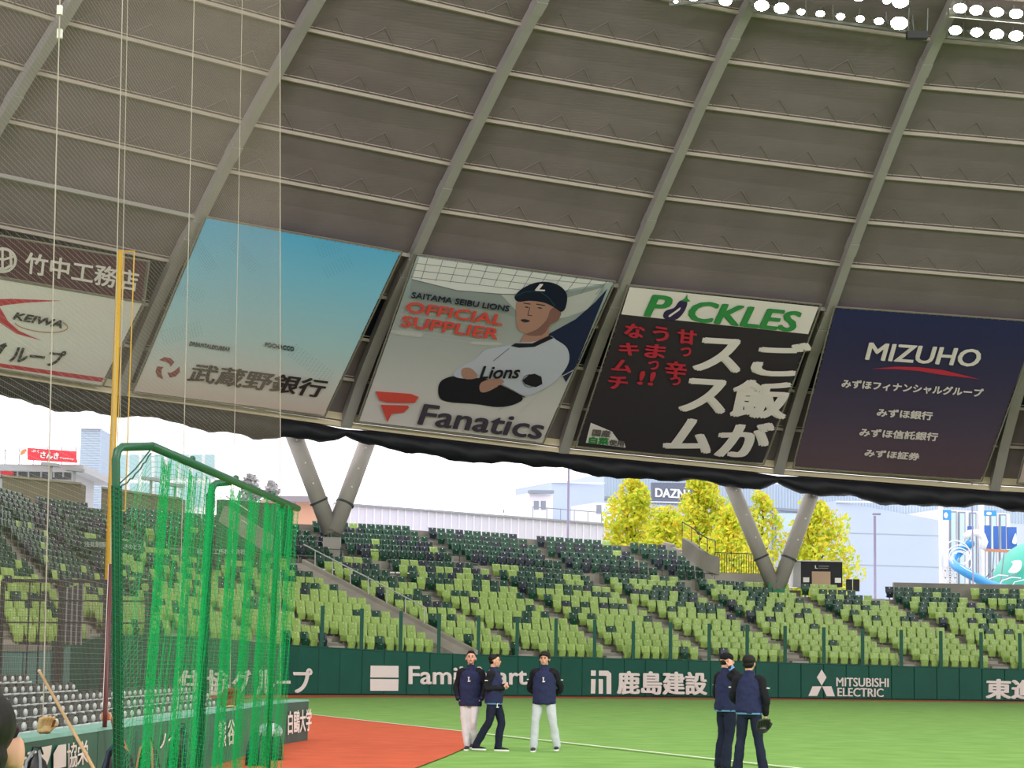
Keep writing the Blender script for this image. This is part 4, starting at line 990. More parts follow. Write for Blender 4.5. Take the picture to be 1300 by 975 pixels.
for px, yt, w_, lab, sd in ((318, 604, 26, 'small hazy tree on the skyline seen above the green cage rail', 11), (650, 637, 20, 'small hazy tree standing on the skyline left of the small house', 12), (345, 612, 22, 'faint hazy tree left of the first slanted columns', 13)):
    b = at(px, yt, 240); tree((b.x, b.y, 0), b.z, w_/2*240/F, b.z-3.2, lab, bt, None, 700, .25, sd, name='hazy_tree')
# poles
purp = mat('mauve grey pole', '8b86a0', .5)
b = at(1110.5, 655, 155); t = empty('street_lamp', (b.x, b.y, 0), label='thin mauve-grey lamp post in front of the plain light blue hall', cat='lamp post')
MB().tube([(0, 0, 0), (0, 0, b.z)], .09, 8).build('pole', purp, t); m_ = MB(); m_.box((.12, 0, b.z+.12), (.55, .22, .12), 0); m_.build('lamp_head', purp, t)
b = at(722, 590, 165); m_ = MB(); m_.tube([(0, 0, 0), (0, 0, b.z+1)], .085, 8); m_.build('mast', purp, None, loc=(b.x, b.y, 0), label='thin mauve mast rising above the long shed into the eave curtain', cat='mast')
b = at(1234.5, 662, 165); m_ = MB(); m_.tube([(0, 0, 0), (0, 0, b.z+5)], .06, 6); m_.build('mast', purp, None, loc=(b.x, b.y, 0), label='thin dark mast in front of the water slide', cat='mast')
# water park
wp = mat('white pole', 'f4f5f5', .4); bl_ = mat('slide blue', '3f9fe0', .3, spec=.6); roy = mat('royal blue panel', '4a72c4', .5)
b = at(1194, 638, 208); m_ = MB(); m_.tube([(0, 0, 0), (0, 0, b.z+2)], .2, 10); m_.build('pole', wp, None, loc=(b.x, b.y, 0), label='tall white pole with a small blue flag at the corner of the plain hall', cat='pole')
b2 = at(1245.5, 640, 208); m_ = MB(); m_.tube([(0, 0, 0), (0, 0, b2.z+2)], .25, 10); m_.build('pole', wp, None, loc=(b2.x, b2.y, 0), label='thick white pole rising through the water slide', cat='pole')
for (a, y0, w_, h_, lb) in ((1195.5, 647, 12, 13, 'blue flag with a white shape on the left white pole'), (1248, 648, 17, 7, 'blue flag on the thick white pole')):
    p = at(a, y0, 208); r = empty('flag', p, label=lb, cat='flag'); MB().box((w_/13.75/2, 0, -h_/13.75/2), (w_/13.75, .04, h_/13.75)).build('cloth', bl_, r)
    m_ = MB(); P = Plane(p-Vector((0, .05, 0)), Vector((0, -1, 0))); P.poly(m_, ell(a+w_*.45, y0+h_*.55, w_*.22, h_*.3, 10), 0, 0); local(m_, p).build('flag_print', wp, r)
p0 = at(1215, 740, 206); sl = empty('water_slide', (p0.x, p0.y, 0), label='blue and white spiral water slide between the plain hall and the green dome', cat='slide')
def L3(px, py, Y=206): return at(px, py, Y)-Vector((p0.x, p0.y, 0))
pth = [L3(*q) for q in ((1232, 690, 206), (1222, 697, 208), (1212, 708, 208), (1211, 716, 205), (1222, 724, 203), (1240, 734, 203), (1262, 744, 204), (1285, 749, 205), (1310, 753, 206), (1360, 758, 207))]
m_ = MB(); m_.tube(smooth_px([tuple(p) for p in pth], 5), .42, 10); m_.build('chute', bl_, sl, smooth=True)
m_ = MB(); m_.tube(smooth_px([tuple(p+Vector((0, -.3, .25))) for p in pth], 5), .06, 6); m_.build('chute_rim', wp, sl)
for i, (cx_, cy_, r_) in enumerate(((1218, 704, 15), (1218, 706, 12.5), (1219, 709, 10), (1216, 701, 17), (1221, 712, 14))):
    m_ = MB(); m_.tube([L3(*q, 206-.5*i) for q in ell(cx_, cy_, r_, r_*.8, 24, .2*i)], .05, 5, closed=True); m_.build('ring', wp, sl)
m_ = MB(); m_.tube([L3(*q, 205) for q in ((1225, 682), (1231, 677), (1240, 676), (1247, 680), (1250, 688), (1247, 697))], .32, 10); m_.build('white_tube', wp, sl, smooth=True)
for a, b_, c, e in ((1240, 676, 1240, 755), (1255, 700, 1255, 755), (1262, 700, 1258, 760), (1275, 700, 1268, 760), (1262, 722, 1250, 735), (1275, 735, 1290, 728)):
    m_ = MB(); m_.bar(L3(a, b_), L3(c, e), .1, .1); m_.build('support', mull, sl)
for i in range(4): m_ = MB(); m_.tube([L3(*q, 204) for q in ((1250+i*16, 748), (1256+i*16, 735+i*2), (1268+i*16, 730+i*3), (1280+i*16, 731+i*3))], .05, 5); m_.build('hoop', wp, sl)
m_ = MB()
for j in range(3):
    y0, y1 = 720+j*9, 729+j*9
    m_.bar(L3(1197, y0), L3(1215, y0), .1, .1)
    for i in range(3): a = 1197+i*6; m_.bar(L3(a, y0), L3(a+6, y1), .1, .1); m_.bar(L3(a+6, y0), L3(a, y1), .1, .1); m_.bar(L3(a, y0), L3(a, y1), .12, .12)
m_.build('truss', wp, sl)
p = at(1229, 668, 216); r = empty('blue_panel_tower', p, label='royal blue panelled platform behind the water slide, with an orange beam', cat='platform')
for a, b_, c, e in ((1229, 668, 1236, 674), (1249, 667, 1258, 697), (1262, 668, 1268, 697), (1272, 668, 1277, 697), (1279, 669, 1291, 697)):
    q, q2 = at(a, b_, 216)-p, at(c, e, 216)-p; MB().hexa([q2*1, q+Vector((0, 0, q2.z-q.z)), q+Vector((0, .4, q2.z-q.z)), q2+Vector((0, .4, 0)), Vector((q2.x, q2.y, q.z)), q, q+Vector((0, .4, 0)), Vector((q2.x, q2.y+.4, q.z))]).build('panel', roy, r)
m_ = MB(); m_.bar(at(1248, 698, 215.5)-p, at(1282, 700, 215.5)-p, .3, .25); m_.build('beam', mat('orange beam', 'e0906c', .5), r)
m_ = MB(); P = Plane(at(1285, 685, 215.7), Vector((0, -1, 0))); P.poly(m_, smooth_px([(1285, 689), (1287, 681), (1290, 677), (1290.5, 690)], 3, True), 0, 0); local(m_, p).build('white_print', wp, r)
dc = at(1322, 738, 212); r = empty('green_dome', (dc.x, dc.y, 0), label='turquoise green dome roof at the right edge with a white shape on it', cat='dome')
m_ = MB(); K = 12
for i in range(K+1):
    t_ = PI/2*i/K
    for j in range(28): a = 2*PI*j/28; m_.v.append((math.cos(t_)*4.7*math.cos(a), math.cos(t_)*4.7*math.sin(a), dc.z-1+4.9*math.sin(t_)))
m_.f = [(i*28+j, i*28+(j+1) % 28, (i+1)*28+(j+1) % 28, (i+1)*28+j) for i in range(K) for j in range(28)]; m_.m = [0]*len(m_.f)
m_.build('roof', mat('turquoise dome', '4fbfa8', .4, spec=.5), r, smooth=True); MB().tube([(0, 0, 0), (0, 0, dc.z-1)], 4.75, 28).build('drum', mat('dome base', 'dcd8a0', .7), r)
m_ = MB(); P = Plane(Vector((dc.x-2, dc.y-4.3, dc.z+1.3)), Vector((-.35, -.85, .38)).normalized()); P.poly(m_, smooth_px([(1280, 726), (1286, 717), (1284, 713), (1292, 711), (1297, 713), (1296, 722), (1290, 727)], 3, True), 0, 0); local(m_, (dc.x, dc.y, 0)).build('white_print', wp, r)
# things on the rim of the stand
gt = at(907, 728, 141); r = empty('picket_fence', gt, label='dark picket fence on a low concrete wall left of the right pair of slanted columns', cat='fence')
B = at(975, 730, 142.5)-gt; h = 1.25
for f in (0, 1): MB().bar(Vector((0, 0, h*f+.05)), B+Vector((0, 0, h*f+.05)), .05, .05).build('rail', dsteel, r)
for i in range(23): q = B*(i/22); MB().bar(q, q+Vector((0, 0, h)), .035 if i % 5 else .07, .035).build('picket', dsteel, r)
m_ = MB(); m_.bar(Vector((0, 0, -.6)), B+Vector((0, 0, -.6)), .3, 1.3); m_.build('base_wall', conc_l, r)
r = empty('curved_rail_wall', at(880, 690, 139), label='curved grey rim wall with a dark post rail dropping to the picket fence', cat='wall'); o0 = Vector(r.location)
q = [at(x, y, Y)-o0 for x, y, Y in ((866, 681, 140), (878, 688, 139.5), (888, 696, 139), (898, 702, 139.5), (908, 705, 140.5))]
m_ = MB(); qs = [Vector(p_) for p_ in smooth_px([tuple(p_) for p_ in q], 6)]
vs = []
for p_ in qs:
    for dx, dz in ((0, -1.2), (.3, -1.2), (.3, -.1), (0, -.1)): vs.append(p_+Vector((dx, dx, dz)))
m_.add(vs, [(i*4+a, i*4+(a+1) % 4, (i+1)*4+(a+1) % 4, (i+1)*4+a) for i in range(len(qs)-1) for a in range(4)])
m_.build('wall', conc, r)
for a in q: MB().bar(a, a+Vector((0, 0, .9)), .05, .05).build('post', dsteel, r)
m_ = MB(); m_.tube([a+Vector((0, 0, .9)) for a in q], .035, 6); m_.build('rail', dsteel, r)
bk = at(1043, 713, 141.5); bz = at(1043, 745, 141.5).z; r = empty('booth', (bk.x, bk.y, bz), label='small black booth with a beige shutter on the rim of the stand', cat='booth')
hh = bk.z-bz; blk = mat('booth black', '232428', .6)
MB().box((0, 1.2, hh/2), (2.6, 2.4, hh)).build('body', blk, r); MB().box((-1.53, 1.2, hh/2-.02), (.46, 2.4, hh-.04)).build('side', mat('booth grey side', 'b5b6b4', .7), r)
MB().box((-.2, 1.2, hh+.03), (3.2, 2.6, .06)).build('roof', white_m, r)
MB().box((-.03, -.02, .48), (1.16, .05, .95)).build('shutter', mat('beige shutter', 'bda288', .7), r)
for sx in (-.97, 1.02): MB().box((sx, -.02, .42), (.38, .04, .3)).build('plate', white_m, r)
P = Plane(Vector((bk.x, bk.y-.03, bz)), Vector((0, -1, 0))); mb = MB(); P.text(mb, 'L', (1034.5, 721.8), (1038, 722), (1034.5, 717.6), bold=.05); local(mb, r.location).build('sign_letter', white_m, r)
mb = MB(); P.line(mb, [(1039.5, 718.7), (1052, 719)], 1.1); P.line(mb, [(1039.5, 721.3), (1051, 721.5)], .9); local(mb, r.location).build('sign_lines', mat('sign dim', '8c8c8e'), r)
for px in (1078, 1087): q = at(px, 740, 142); MB().box((0, 0, .3), (.36, .35, .75)).build('bin', blk, None, loc=(q.x, q.y, q.z-.45), label='dark waste bin right of the black booth, %s of two' % ('left' if px == 1078 else 'right'), cat='bin')
# advertising strips in the left stand
for nm_, (a, b_, y, t_, Y) in (('協栄', (0, 62, 683, (4, 17), 111)), ('浅見制服', (104, 136, 691, (107, 135), 112)), ('ふきのとう', (150, 182, 694, (152, 179), 113)), ('橋本木工所株式会社', (246, 318, 700, (250, 312), 117))):
    A, B = at(a, y, Y), at(b_, y+.9, Y+.6); r = empty('parapet_sign', A, label='narrow green parapet board with white characters, %s' % {'協栄': 'at the left edge', '浅見制服': 'just left of the yellow pole', 'ふきのとう': 'first right of the yellow pole', '橋本木工所株式会社': 'right of the cage post'}[nm_], cat='sign', group='parapet boards in the left stand')
    m_ = MB(); m_.bar(Vector((0, 0, 0)), B-A, .12, .62); m_.build('board', mat('parapet board', '24503f', .6), r)
    P = Plane(A-Vector((0, .1, 0)), Vector((0, -1, 0))); mb = MB(); P.text(mb, nm_, (t_[0], y+3.5), (t_[1], y+4), (t_[0], y-3.5), bold=.03, off=0); local(mb, A).build('lettering', mat('dim print', 'b9c4ba', .7), r)
# ------------------------------------------------------------------ padded fence of the near stand, on the left
FX = -4.25
def fx(y): return FX if y < 42 else FX+(y-42)*.09
nf = empty('wall_stand_front', (FX, 30, 0), kind='structure'); o0 = Vector((FX, 30, 0))
teal = mat('grey green fence pad', '35695c', .5, .05, 2, spec=.3); teal_top = mat('worn pale pad top', '7fb0a2', .5, .08, 4)  # pad tops paler than the fronts
grid_p = [14, 16, 18, 20.05, 22.4, 23.7, 26.1, 28.5, 31, 33.5, 36, 38.5, 41, 42.8, 45.3]
HF = .82
for a, b in zip(grid_p, grid_p[1:]):
    xa, xb = fx(a), fx(b); g = .015; m_ = MB()
    m_.hexa([(xa-.0, a+g, .02), (xb, b-g, .02), (xb-.34, b-g, .02), (xa-.34, a+g, .02), (xa, a+g, HF-.03), (xb, b-g, HF-.03), (xb-.34, b-g, HF-.03), (xa-.34, a+g, HF-.03)], 0)
    m_.hexa([(xa+.012, a+g, HF-.035), (xb+.012, b-g, HF-.035), (xb-.35, b-g, HF-.035), (xa-.35, a+g, HF-.035), (xa-.01, a+g, HF), (xb-.01, b-g, HF), (xb-.33, b-g, HF), (xa-.33, a+g, HF)], 1)
    local(m_, o0).build('pad', [mat('dark end pad', '33554f', .5) if b > 45 else teal, teal_top], nf)
PF = Plane(Vector((FX+.025, 30, 0)), Vector((1, 0, 0))); PE = Plane(Vector(((fx(42.8)+fx(45.3))/2+.025, 44, 0)), Vector((1, -.10, 0)))
PF.dl = PE.dl = .0003
mb = MB(); PE.text(mb, '白鷗大学', (365.5, 933), (395.5, 927.5), (365.5, 903), bold=.03, off=0); local(mb, o0).build('lettering', white_m, nf)
mb = MB(); PF.text(mb, '大', (14, 984), (34, 978), (14, 958), bold=.05, off=0); PF.text(mb, 'エ', (34, 974), (47, 971), (34, 955), bold=.06, off=0)
PF.poly(mb, [(51, 979), (51, 949), (66, 946), (64, 958), (58, 978)], 0, 0); PF.poly(mb, [(68, 977), (68, 957), (74, 946), (84, 944.5), (84, 973)], 0, 0)
PF.text(mb, '協', (85, 976), (98, 973), (85, 944), bold=.015, off=0); PF.text(mb, '栄', (98, 973), (112, 969), (98, 942), bold=.015, off=0); PF.text(mb, '熊', (277, 950), (287, 947), (277, 916), bold=.03, off=0); PF.text(mb, '谷', (289, 947), (298, 944), (289, 914), bold=.03, off=0)
PF.text(mb, 'ノイ', (203, 951), (222, 947), (203, 931), bold=.03, off=0); PF.text(mb, 'テ', (152, 962), (161, 960), (152, 946), bold=.03, off=0); local(mb, o0).build('lettering', white_m, nf)
# near stand floor steps and black seats
blk_s = mat('black seat plastic', '121616', .4, spec=.5); arm_m = mat('pale armrest end', 'b9c2bd', .35)
bs = MB(); W = .235
bs.add([(-W, .0, .42), (W, .0, .42), (W, .05, .66), (-W, .05, .66), (W*.62, .075, .77), (-W*.62, .075, .77), (-W, .05, .42), (W, .05, .42), (W, .1, .66), (-W, .1, .66), (W*.62, .11, .78), (-W*.62, .11, .78)],
       [(0, 1, 2, 3), (3, 2, 4, 5), (7, 6, 9, 8), (8, 9, 11, 10), (5, 4, 10, 11), (1, 7, 8, 2), (2, 8, 10, 4), (6, 0, 3, 9), (9, 3, 5, 11)])
back_me = bs.mesh('black_backrest', blk_s)
bp_ = MB(); bp_.hexa([(-.2, -.1, .14), (.2, -.1, .14), (.2, -.03, .16), (-.2, -.03, .16), (-.23, -.15, .45), (.23, -.15, .45), (.23, -.06, .46), (-.23, -.06, .46)]); pan_me = bp_.mesh('black_pan', blk_s)
bo_ = MB(); bo_.hexa([(-.22, -.42, .38), (.22, -.42, .38), (.22, 0, .38), (-.22, 0, .38), (-.22, -.42, .43), (.22, -.42, .43), (.22, 0, .43), (-.22, 0, .43)]); open_me = bo_.mesh('black_pan_open', blk_s)
ba_ = MB(); ba_.tube([(-.27, -.10, .64), (-.27, .02, .62)], [.02, .02], 6); ba_.ball((-.25, -.02, .70), (.035, .03, .05), 8, 6); arm_me = ba_.mesh('armrest', arm_m, True)
bl2 = MB(); bl2.box((-.27, .02, .3), (.05, .08, .6)); leg_me = bl2.mesh('seat_leg', blk_s)
BR = [(-5.35, .08, 22.4, 44), (-6.1, .15, 25.4, 47), (-6.9, .24, 28.5, 50), (-7.7, .35, 31.5, 40.6), (-8.5, .49, 35, 40.9)]
cc = MB()
for i, (x, z, y0, y1) in enumerate(BR):
    cc.box((x+.05, 34, z/2-.01), (.82, 40, z))
cc.build('near_stand_floor', mat('dark concrete', '4b4d4a', .9, .1, 1), kind='structure')
openrow = {0: (5, 6, 12, 13, 14), 1: (4, 5, 18), 2: (17, 18), 3: (8, 9, 10, 11), 4: ()}
ends = {}
for i, (x, z, y0, y1) in enumerate(BR):
    y = y0; n_ = 0
    while y < y1:
        if i in ends and n_ >= ends[i]: break
        t = empty('black_seat', (x, y, z), PI/2, label='black folding seat behind the padded fence, %s row, %s seat from the near end%s' % (ORD[i], (NTH+['twenty-third', 'twenty-fourth', 'twenty-fifth', 'twenty-sixth', 'twenty-seventh', 'twenty-eighth', 'twenty-ninth']+['thirty-'+q for q in ('first', 'second', 'third', 'fourth', 'fifth', 'sixth', 'seventh', 'eighth', 'ninth')]+['fortieth']*9)[n_], ''), cat='seat', group='black seats of the near stand, %s row' % ORD[i])
        link('backrest', back_me, t); link('seat_pan', open_me if n_ in openrow.get(i, ()) else pan_me, t); link('armrest', arm_me, t); link('leg', leg_me, t)
        y += .60; n_ += 1
# dark mesh screen behind them
dk = mat('black steel frame', '26292b', .5)
sc = empty('mesh_screen', (-13.5, 60, 0), label='tall black-framed mesh screen standing behind the black seats', cat='screen'); o1 = Vector((-13.5, 60, 0))
def s_(px, py): return at(px, py, 60)-o1
for x in (4, 78, 135, 192): MB().bar(s_(x, 737), Vector((s_(x, 737).x, 0, 0)), .1, .1).build('post', dk, sc)
for x in (52, 38): MB().bar(s_(x, 738), Vector((s_(x, 738).x, 0, 0)), .035, .035).build('brace', dk, sc)
for y in (737, 762, 790): MB().bar(s_(3, y), s_(193, y+1.5), .09 if y < 740 else .04, .09 if y < 740 else .04).build('rail', dk, sc)
nm = MB(); A, B = s_(4, 737), s_(192, 739)
for i in range(0, 100): q = A.lerp(B, i/100); nm.bar((q.x, 0, .1), (q.x, 0, q.z), .005, .005)
for i in range(90): z = .1+i*(A.z-.1)/90; nm.bar((A.x, 0, z), (B.x, 0, z), .005, .005)
nm.build('netting', dk, sc, kind='stuff')
sp = empty('slatted_screen', at(80, 748, 86), label='dark slatted screen with pale uprights stepping up beside the green wall corner', cat='screen'); o1 = Vector(sp.location)
q = [at(79, 748, 86)-o1, at(106, 741, 88)-o1]; bt_ = at(80, 818, 86).z-o1.z
m_ = MB(); m_.hexa([(q[0].x, q[0].y, bt_), (q[1].x, q[1].y, bt_), (q[1].x, q[1].y+.1, bt_), (q[0].x, q[0].y+.1, bt_), q[0], q[1], q[1]+Vector((0, .1, 0)), q[0]+Vector((0, .1, 0))]); m_.build('panel', mat('dark mesh panel', '474c4e', .8), sp)
for i in range(5): c_ = q[0].lerp(q[1], i/4); MB().bar((c_.x, c_.y-.06, bt_), (c_.x, c_.y-.06, c_.z), .06, .06).build('upright', mat('pale upright', '9aa0a0', .5), sp)
m_ = MB(); m_.bar(at(66, 817, 84), at(82, 817.4, 84), .2, .2); m_.bar(at(69, 818, 84), Vector((at(69, 818, 84).x, 84, 0)), .14, .14); m_.bar(at(79, 818, 84), Vector((at(79, 818, 84).x, 84, 0)), .14, .14)
m_.build('gate_frame', mat('dark green frame', '2a3f3a', .5), None, label='dark green gate frame in front of the pale pads at the left', cat='gate')

# ------------------------------------------------------------------ protective netting above the fence
net_m = mat('pale net twine', 'b3ab9c', .8)
bn = empty('backstop_net', (FX-.25, 30, HF), label='tall fine pale protective net with thin cables hanging above the near fence', cat='net'); XN = FX-.25
Y0_, Y1_, ZT = 8.0, None, 19.0
Y1_ = abs(XN)/(295/F)
nn = MB()
def thin(a, b, r):
    # three-sided strand
    d = (b-a).normalized(); x = d.orthogonal().normalized()*r; y = d.cross(x).normalized()*r
    p = [x, -x*.5+y*.87, -x*.5-y*.87]; nn.add([a+q for q in p]+[b+q for q in p], [(0, 1, 4, 3), (1, 2, 5, 4), (2, 0, 3, 5)])
n_y = int((Y1_-Y0_)/.055)
def ynet(px, py): q = on_plane(px, py, Vector((XN, 0, 0)), Vector((1, 0, 0))); return q.y-30, q.z-HF
eb, et = ynet(356, 900), ynet(355, -10); ks = (et[0]-eb[0])/(et[1]-eb[1])
def yshift(y, z): return y+max(0, min(1, (y+10)/20))*ks*(z-eb[1])
Y1_ = eb[0]+30
n_y = int((Y1_-Y0_)/.055)
for i in range(n_y+1): y = Y0_+i*.055-30; thin(Vector((0, yshift(y, 0), 0)), Vector((0, yshift(y, ZT-HF), ZT-HF)), .0005)
for i in range(int((ZT-HF)/.055)): z = i*.055; thin(Vector((0, Y0_-30, z)), Vector((0, yshift(Y1_-30, z), z)), .0011)
nn.build('mesh', net_m, bn, kind='stuff')
for xt, xb, yb, r in ((76, 56, 850, .0065), (155.5, 148.5, 330, .0055), (162, 156, 330, .004), (246.5, 239.5, 300, .0055), (307.5, 298, 530, .005), (355.5, 356, 650, .009)):
    xt2 = xt+(xb-xt)*(-30)/yb; (yt_, zt_), (yb_, zb_) = ynet(xt2, -30), ynet(xb, yb); f = (0-zb_)/(zt_-zb_); y0c = yb_+(yt_-yb_)*f
    MB().tube([(0, y0c, 0), (0, yt_, zt_)], r, 5).build('cable', mat('pale cable', 'b5afa2', .5), bn)
for z_ in (13, 43): q = ynet(75.8, z_); MB().box((0, q[0], q[1]), (.05, .05, .09)).build('shackle', mat('bright fitting', 'e8e6e0', .3), bn)

# ------------------------------------------------------------------ green practice cage
gtube = mat('green cage tube', '1f5a3e', .4, spec=.5); gnet = mat('bright green netting', '10ab5e', .7, spec=.2)
cage = empty('practice_cage', (-2.5, 18, 0), label='large wheeled practice cage with a green tube frame and bright green netting', cat='cage'); oc = Vector((-2.5, 18, 0))
def cg(px, py, Y): return at(px, py, Y)-oc
ZC = 3.0
BASES = []
def hoop(px, ptop, Yp, qx, qy, Yq, r=.028, name='hoop', bx=150):
    a = cg(px, ptop, Yp); b = cg(qx, qy, Yq); c = a+(b-a).normalized()*.07
    mid = at(bx, 840, Yp)-oc; base = a+(mid-a)*(a.z/(a.z-mid.z)); base = Vector((base.x, a.y, 0)); m_ = MB(); BASES.append(base)
    bend = [a+Vector((0, 0, -.09)), a+Vector((0, 0, -.03))+(b-a).normalized()*.015, a+Vector((0, 0, -.005))+(b-a).normalized()*.05]
    m_.tube([base, *bend, b], r, 10); m_.build(name, gtube, cage, smooth=True); return a, b
A1, B1 = hoop(147.5, 566.5, 15.68, 193, 566.5, 15.9, .03, bx=149.5)
A2, B2 = hoop(268, 613, 19.0, 293, 612, 19.1, .03, bx=258)
A3, B3 = hoop(352, 640, 21.3, 374, 642, 21.5, .026, bx=345)
R0, R1 = cg(193, 566.5, 15.9), cg(378, 645.5, 21.6)
m_ = MB(); m_.tube([R0, R1], .032, 10); m_.build('top_rail', gtube, cage, smooth=True)
m_ = MB(); m_.tube([q+Vector((0, 0, .06)) for q in BASES], .03, 8); m_.build('base_rail', gtube, cage)
for p in BASES: m_ = MB(); m_.tube([Vector((p.x-.06, p.y, .07)), Vector((p.x-.02, p.y, .07))], .07, 12); m_.build('wheel', dk, cage)
for f in (.22, .5, .78): q = R0.lerp(R1, f); MB().ball(q+Vector((0, 0, .035)), .025, 8, 6).build('net_clip', gtube, cage)
# netting: plan line with hanging folds
plan = [(152, 15.72), (165, 15.8), (185, 15.95), (200, 16.0), (204, 16.5), (207, 16.95), (210, 16.5), (214, 16.15), (226, 16.6), (236, 16.9), (238, 17.4), (241, 17.9), (245, 17.5), (250, 17.3), (262, 18.0), (265, 18.8), (269, 18.4), (276, 18.3),
        (283, 18.5), (290, 18.6), (293, 19.4), (297, 20.0), (300, 19.4), (303, 18.9), (314, 19.2), (317, 20.0), (320, 20.5), (323, 20.0), (329, 19.7), (335, 19.9), (337, 20.6), (340, 21.2), (344, 20.6), (348, 20.3), (352, 20.8), (355, 21.4), (358, 20.9), (362, 20.7), (366, 21.1), (368, 21.6), (371, 21.3), (374, 21.4), (377, 21.6)]
plan = smooth_px(plan, 5)
pp = [Vector(((px-645)/F*Y, Y)) for px, Y in plan]
acc = [0]
for a, b in zip(pp, pp[1:]): acc.append(acc[-1]+(b-a).length)
def on_plan(s):
    for i in range(len(acc)-1):
        if s <= acc[i+1]: f = (s-acc[i])/(acc[i+1]-acc[i]+1e-9); return pp[i].lerp(pp[i+1], f)
    return pp[-1]
TOT = acc[-1]; CELL = .036; nV = int(TOT/CELL); nZ = int(ZC/CELL); rc = random.Random(5)
gn = MB()
topz = []
for i in range(nV+1):
    p = on_plan(i*CELL); f = (p.y-R0.y-18)/((R1.y-R0.y)) if False else (p.y-(R0.y+18))/((R1.y)-(R0.y))
    z = ZC-.04+(R1.z-ZC)*max(0, min(1, f))*0
    fr_ = i*CELL
    if fr_ < .30: z = ZC-.33+.30*(fr_/.30)-.06*math.sin(fr_/.30*PI)
    topz.append(z)
def npt(i, j):
    p = on_plan(i*CELL); z = topz[i]*(1-j/nZ); w_ = z/ZC
    wob = .012*math.sin(i*.7+j*.21)+.006*math.sin(j*.9+i*2.1); lean = -.11*(1-w_)*min(1, i*CELL/.5)
    sag = -.010*math.sin((i % 7)/7*PI)
    return Vector((p.x+wob*.6+lean, p.y+wob, z+sag*(1 if j else 0)))-oc
gridp = [[npt(i, j) for j in range(nZ+1)] for i in range(nV+1)]
def seg(a, b, r):
    d = (b-a)
    if d.length < 1e-6: return
    d.normalize(); x = d.orthogonal().normalized()*r; y = d.cross(x).normalized()*r
    p = (x, -x*.5+y*.87, -x*.5-y*.87); gn.add([a+q for q in p]+[b+q for q in p], [(0, 1, 4, 3), (1, 2, 5, 4), (2, 0, 3, 5)])
for i in range(nV+1):
    for j in range(0, nZ, 2): seg(gridp[i][j], gridp[i][min(j+2, nZ)], .0011)
for j in range(0, nZ+1):
    for i in range(nV): seg(gridp[i][j], gridp[i+1][j], .0015)
gn.build('netting', gnet, cage, kind='stuff')
# netting laced tightly round the first and second post
for (a0_, b0_, zt) in ((A1, BASES[0], ZC-.28), (A2, BASES[1], ZC-.08)):
    lp = lambda z: b0_.lerp(a0_, z/a0_.z)
    m_ = MB(); k = 0; z = 0.02
    while z < zt:
        m_.tube([Vector((lp(z).x+.036*math.cos(q), a0_.y+.036*math.sin(q), z+.01*math.sin(q*2))) for q in (i*PI/4 for i in range(8))], .0032, 4, closed=True); z += .034
    for q in range(7): an = q*2*PI/7; m_.bar((b0_.x+.036*math.cos(an), a0_.y+.036*math.sin(an), 0), (lp(zt).x+.036*math.cos(an), a0_.y+.036*math.sin(an), zt), .005, .005)
    m_.build('laced_edge', mat('dark green lacing', '0a6a44', .7), cage, kind='stuff')
m_ = MB(); p0_, p1_ = cg(192, 570, 15.88), cg(152, 614, 15.72)
m_.tube([p0_, (p0_+p1_)/2+Vector((0, 0, -.02)), p1_], .006, 5); m_.build('edge_rope', gtube, cage); m_ = MB()
q = [p0_.lerp(p1_, i/12)+Vector((.0, 0, -.03-.03*math.sin(i/12*PI)+.008*math.sin(i*2.5))) for i in range(13)]; m_.tube(q, .006, 5); m_.build('edge_rope', gtube, cage)

# ------------------------------------------------------------------ gloves, bags, bat and poles at the fence
tan = mat('tan leather', 'c9a878', .6, .12, 25, bump=.3); glv = mat('dark glove leather', '47323c', .5, .15, 30); glb = mat('blue glove leather', '3c5068', .5)
def glove(loc, rz, label, m, m2, sc=1.0, lace=None):
    t = empty('baseball_glove', loc, rz, label=label, cat='glove'); t.scale = (sc,)*3
    b = MB()
    for i in range(4):
        x = -.075+i*.047; b.tube([(x*.75, 0, .03), (x, -.02, .10), (x*1.15, -.05, .17), (x*1.1, -.10, .205-.01*abs(i-1.5))], [.034, .032, .028, .018], 10)
    b.tube([(.07, .01, .03), (.12, -.03, .09), (.135, -.07, .14)], [.036, .032, .02], 10); b.build('fingers', m, t, smooth=True)
    p = MB(); p.ball((0, -.01, .05), (.10, .055, .065), 14, 8); p.build('palm', m, t, smooth=True)
    w = MB()
    for i in range(3): w.bar((.085+.008*i, -.05, .09+.03*i), (.12, -.07, .09+.03*i), .012, .008)
    w.bar((.085, -.05, .08), (.09, -.08, .17), .012, .01); w.bar((.10, -.05, .08), (.11, -.08, .16), .012, .01); w.build('webbing', m2, t)
    s = MB(); s.tube([(-.08, -.02, .015), (0, -.075, .02), (.08, -.02, .015)], .012, 6); s.build('heel_strap', m2, t); return t
q = on_plane(60, 929, Vector((0, 0, HF)), Vector((0, 0, 1))); glove((FX-.12, 21.5, HF), .9, 'tan leather baseball glove resting on top of the padded fence', tan, mat('brown lace', '7a5a3c', .6), .8)
glove((FX-.13, 20.0, HF), -.2, 'dark maroon and blue baseball glove on the fence top at the left edge', glv, glb, .8)
glove((FX-.1, 35.4, HF), .9, 'brown fielding glove on the fence top seen through the green net', mat('brown leather', '7a4a36', .6), tan, 1.5)
m_ = MB(); a, b = at(50, 852, 20.6), at(118, 978, 18.9); d = (b-a); b = a+d*1.7
m_.tube([a, a.lerp(b, .5)+Vector((.01, 0, .01)), b], [.013, .015, .017], 10); 
nk = empty('wooden_pole', a, label='long thin tan wooden pole leaning across the padded fence', cat='pole'); local(m_, a).build('shaft', mat('tan wood', 'c2a072', .5, .1, 8), nk, smooth=True)
